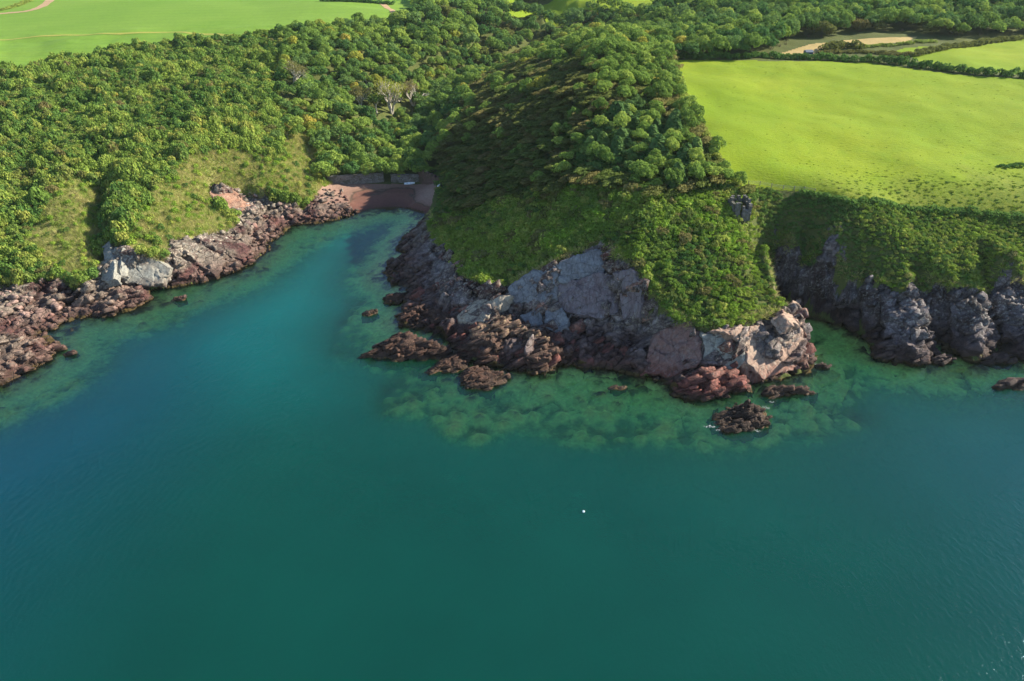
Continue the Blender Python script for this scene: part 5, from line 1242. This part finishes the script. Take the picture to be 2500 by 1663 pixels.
hedge([(1960,113),(2020,108),(2080,104),(2150,98)], 3.6, 1.6, L_SCRUB, 'broken bushy line on the lower side of the stubble field', 5, .15)
hedge([(1902,118),(1925,112),(1950,110),(1975,112)], 6.0, 3.6, L_OLIVE, 'rounded clump of large bushes in front of the stubble field', 6)
hedge([(740,4),(800,5),(860,8),(905,12)], 4.5, 2.5, L_WOOD_D, 'thin distant hedge at the back of the left crop field', 7)
hedge([(0,26),(25,20),(50,12),(70,3)], 5.0, 2.0, L_SCRUB, 'grassy hedge bank in the top left corner beside the track', 8)
hedge([(1545,150),(1562,190),(1572,235),(1600,290),(1635,340),(1660,385),(1690,428)], 3.0, 2.2, L_SCRUB, 'straggling hedge along the left side of the bright pasture', 9, .1)
hedge([(1850,444),(1900,455),(1960,470),(2060,478),(2150,486),(2250,492),(2357,505),(2450,520)], 3.4, 1.7, L_SCRUB_D, 'cliff top hedge above the right cliffs along the coast path', 10, .05)

# ------------------------------------------------------------ tracks and field marks (sheets lying on the turf)
def ribbon(name, line, w, mat, off=.12):
    W3 = [np.array(ground(*p)) for p in line]; Pn = []
    for a, b in zip(W3[:-1], W3[1:]):
        n = max(2, int(np.linalg.norm(b-a)/3)); Pn += [a+(b-a)*k/n for k in range(n)]
    Pn.append(W3[-1]); Pn = np.array(Pn); d = np.gradient(Pn, axis=0)[:, :2]; d /= np.linalg.norm(d, axis=1, keepdims=True); nn = np.stack([-d[:, 1], d[:, 0]], 1)
    wv = w*.5*(1+.25*fbm(Pn[:, 0], Pn[:, 1], seed=5, s=.1)); cols = []
    for k in (-1, -.33, .33, 1):
        q = Pn[:, :2]+nn*wv[:, None]*k; cols.append(np.stack([q[:, 0], q[:, 1], H(q[:, 0], q[:, 1])+off], 1))
    V = np.concatenate(cols); n = len(Pn); F = [(c*n+i, c*n+i+1, (c+1)*n+i+1, (c+1)*n+i) for c in range(3) for i in range(n-1)]
    o = link(name, np_mesh(name, V, np.array(F)[:, ::-1], [mat])); tag(o, kind='structure')
M_TRACK = ground_material('dirt_track', (.46, .30, .17), (.38, .24, .14), (.30, .22, .12), .2, 1.0, .05)
M_STRAW = ground_material('dry_grass_strip', (.34, .30, .07), (.28, .29, .06), (.24, .27, .05), .2, .8, .05)
ribbon('track', [(118,0),(112,6),(98,16),(80,23),(58,28),(20,31),(-40,35)], 7.5, M_TRACK)
ribbon('track', [(868,5),(884,12),(898,22),(908,34)], 4.5, M_TRACK)
ribbon('dry_strip', [(-40,92),(60,88),(170,82),(280,79),(400,75),(440,78),(500,80),(545,84)], 3.4, M_STRAW)
ribbon('cliff_path', [(1875,447),(1950,463),(2050,478),(2150,486),(2250,495),(2357,510)], 1.0, M_STRAW, .1)

# ------------------------------------------------------------ tussocks on the pasture
r = np.random.default_rng(31)
tc = proto_collection('tussock', [(*blob(780+i, 1.0, .55, 3, 46, .5, -.1, .6), m) for i, m in enumerate([L_TUSS, L_TUSS, L_SCRUB])])
x, y = jgrid(40, 420, 190, 420, 1.5, r); m = in_poly(x, y, F_right); x, y = x[m], y[m]; z = H(x, y); px, py = proj(x, y, z)
dens = .10+.12*np.clip(fbm(x, y, seed=33, s=.05)+.2, 0, 1)+sstep(362, 430, py)*sstep(1760, 1980, px)*.6
m = (r.random(len(x)) < dens) & inview(x, y, z); x, y, z, px, py = x[m], y[m], z[m], px[m], py[m]; n = len(x); low = sstep(370, 430, py)*sstep(1850, 2000, px)
s = r.uniform(.2, .42, n)+low*r.uniform(0, .6, n)**2*1.6
scatter('pasture_tussocks', tc, np.stack([x, y, z-.05], 1), np.stack([s*r.uniform(1.2, 2.6, n), s, s*r.uniform(.35, .7, n)], 1), np.stack([0*x, 0*x, r.uniform(-.4, .5, n)], 1), np.where((low > .3) & (r.random(n) < .15), 2, r.integers(0, 2, n)),
  'scattered grass tussocks across the bright pasture, thickest along its lower edge', 'grass')
sx = [ground(2310, 386), ground(2330, 384), ground(2345,383)]
for i, p in enumerate(sx):
    V, F = blob(790+i, 1.0, .7, 5, 220, .3); o = link('gorse_bush', np_mesh('gorse_bush', V, F, [L_SCRUB_D])); o.location = p; o.scale = (2.2, 1.6, 1.4)
    tag(o, ['left', 'middle', 'right'][i]+' one of the three dark low bushes in the pasture near the right edge', 'bush', 'dark bushes in the pasture')

# ------------------------------------------------------------ surf round the outer rocks
def foam_material():
    t = NT('foam'); P = t.pos(); k = t.ramp(t.noise(P, 1.6, 6, .75), [(.5, 0.0), (.68, .9)])
    tr = t.n('ShaderNodeBsdfTransparent'); df = t.n('ShaderNodeBsdfDiffuse'); df.inputs[0].default_value = (.8, .82, .82, 1)
    m = t.n('ShaderNodeMixShader'); t.set(m.inputs[0], k); t.set(m.inputs[1], tr.outputs[0]); t.set(m.inputs[2], df.outputs[0]); return t.finish(m.outputs[0])
M_FOAM = foam_material(); fv = []
r = np.random.default_rng(41)
for (px, py, w, h_, rot) in [(1632,982,26,5,.3),(1655,990,18,4,0),(1762,938,18,5,-.2),(1885,846,22,5,.1),(1875,838,10,5,0),(1742,992,26,4,0),(1775,925,12,4,0)]:
    c = np.array(unproj(px, py, 0)); n = 26; an = np.arange(n)/n*6.2832; k = FPX/(c[1]*.857+54); rr = 1+.35*r.normal(size=n)*.6
    ring = np.stack([c[0]+np.cos(an)*rr*w/k*.5, c[1]+np.sin(an)*rr*h_/k*1.0, np.full(n, .05)], 1); fv.append((np.concatenate([[c+[0, 0, .06]], ring]), np.array([(0, i+1, (i+1) % n+1) for i in range(n)])))
V, F = merge(fv); o = link('surf', np_mesh('surf', V, F, [M_FOAM])); tag(o, 'thin white surf breaking round the rocks off the headland', 'foam', kind='stuff')

# ------------------------------------------------------------ sea air
hz = NT('sea_haze'); vol = hz.n('ShaderNodeVolumePrincipled'); vol.inputs['Color'].default_value = (.80, .90, 1.0, 1); vol.inputs['Density'].default_value = .00003; vol.inputs['Anisotropy'].default_value = .2
hz.t.links.new(vol.outputs[0], hz.out.inputs['Volume'])
bx = [(-2700, -600, -25), (2700, -600, -25), (2700, 2600, -25), (-2700, 2600, -25)]; bx += [(a, b, 135) for a, b, c in bx]
o = link('haze', np_mesh('haze', bx, [(3, 2, 1, 0), (4, 5, 6, 7), (0, 1, 5, 4), (1, 2, 6, 5), (2, 3, 7, 6), (3, 0, 4, 7)], [hz.m])); tag(o, 'faint bluish sea haze over the whole place', 'haze', kind='stuff')
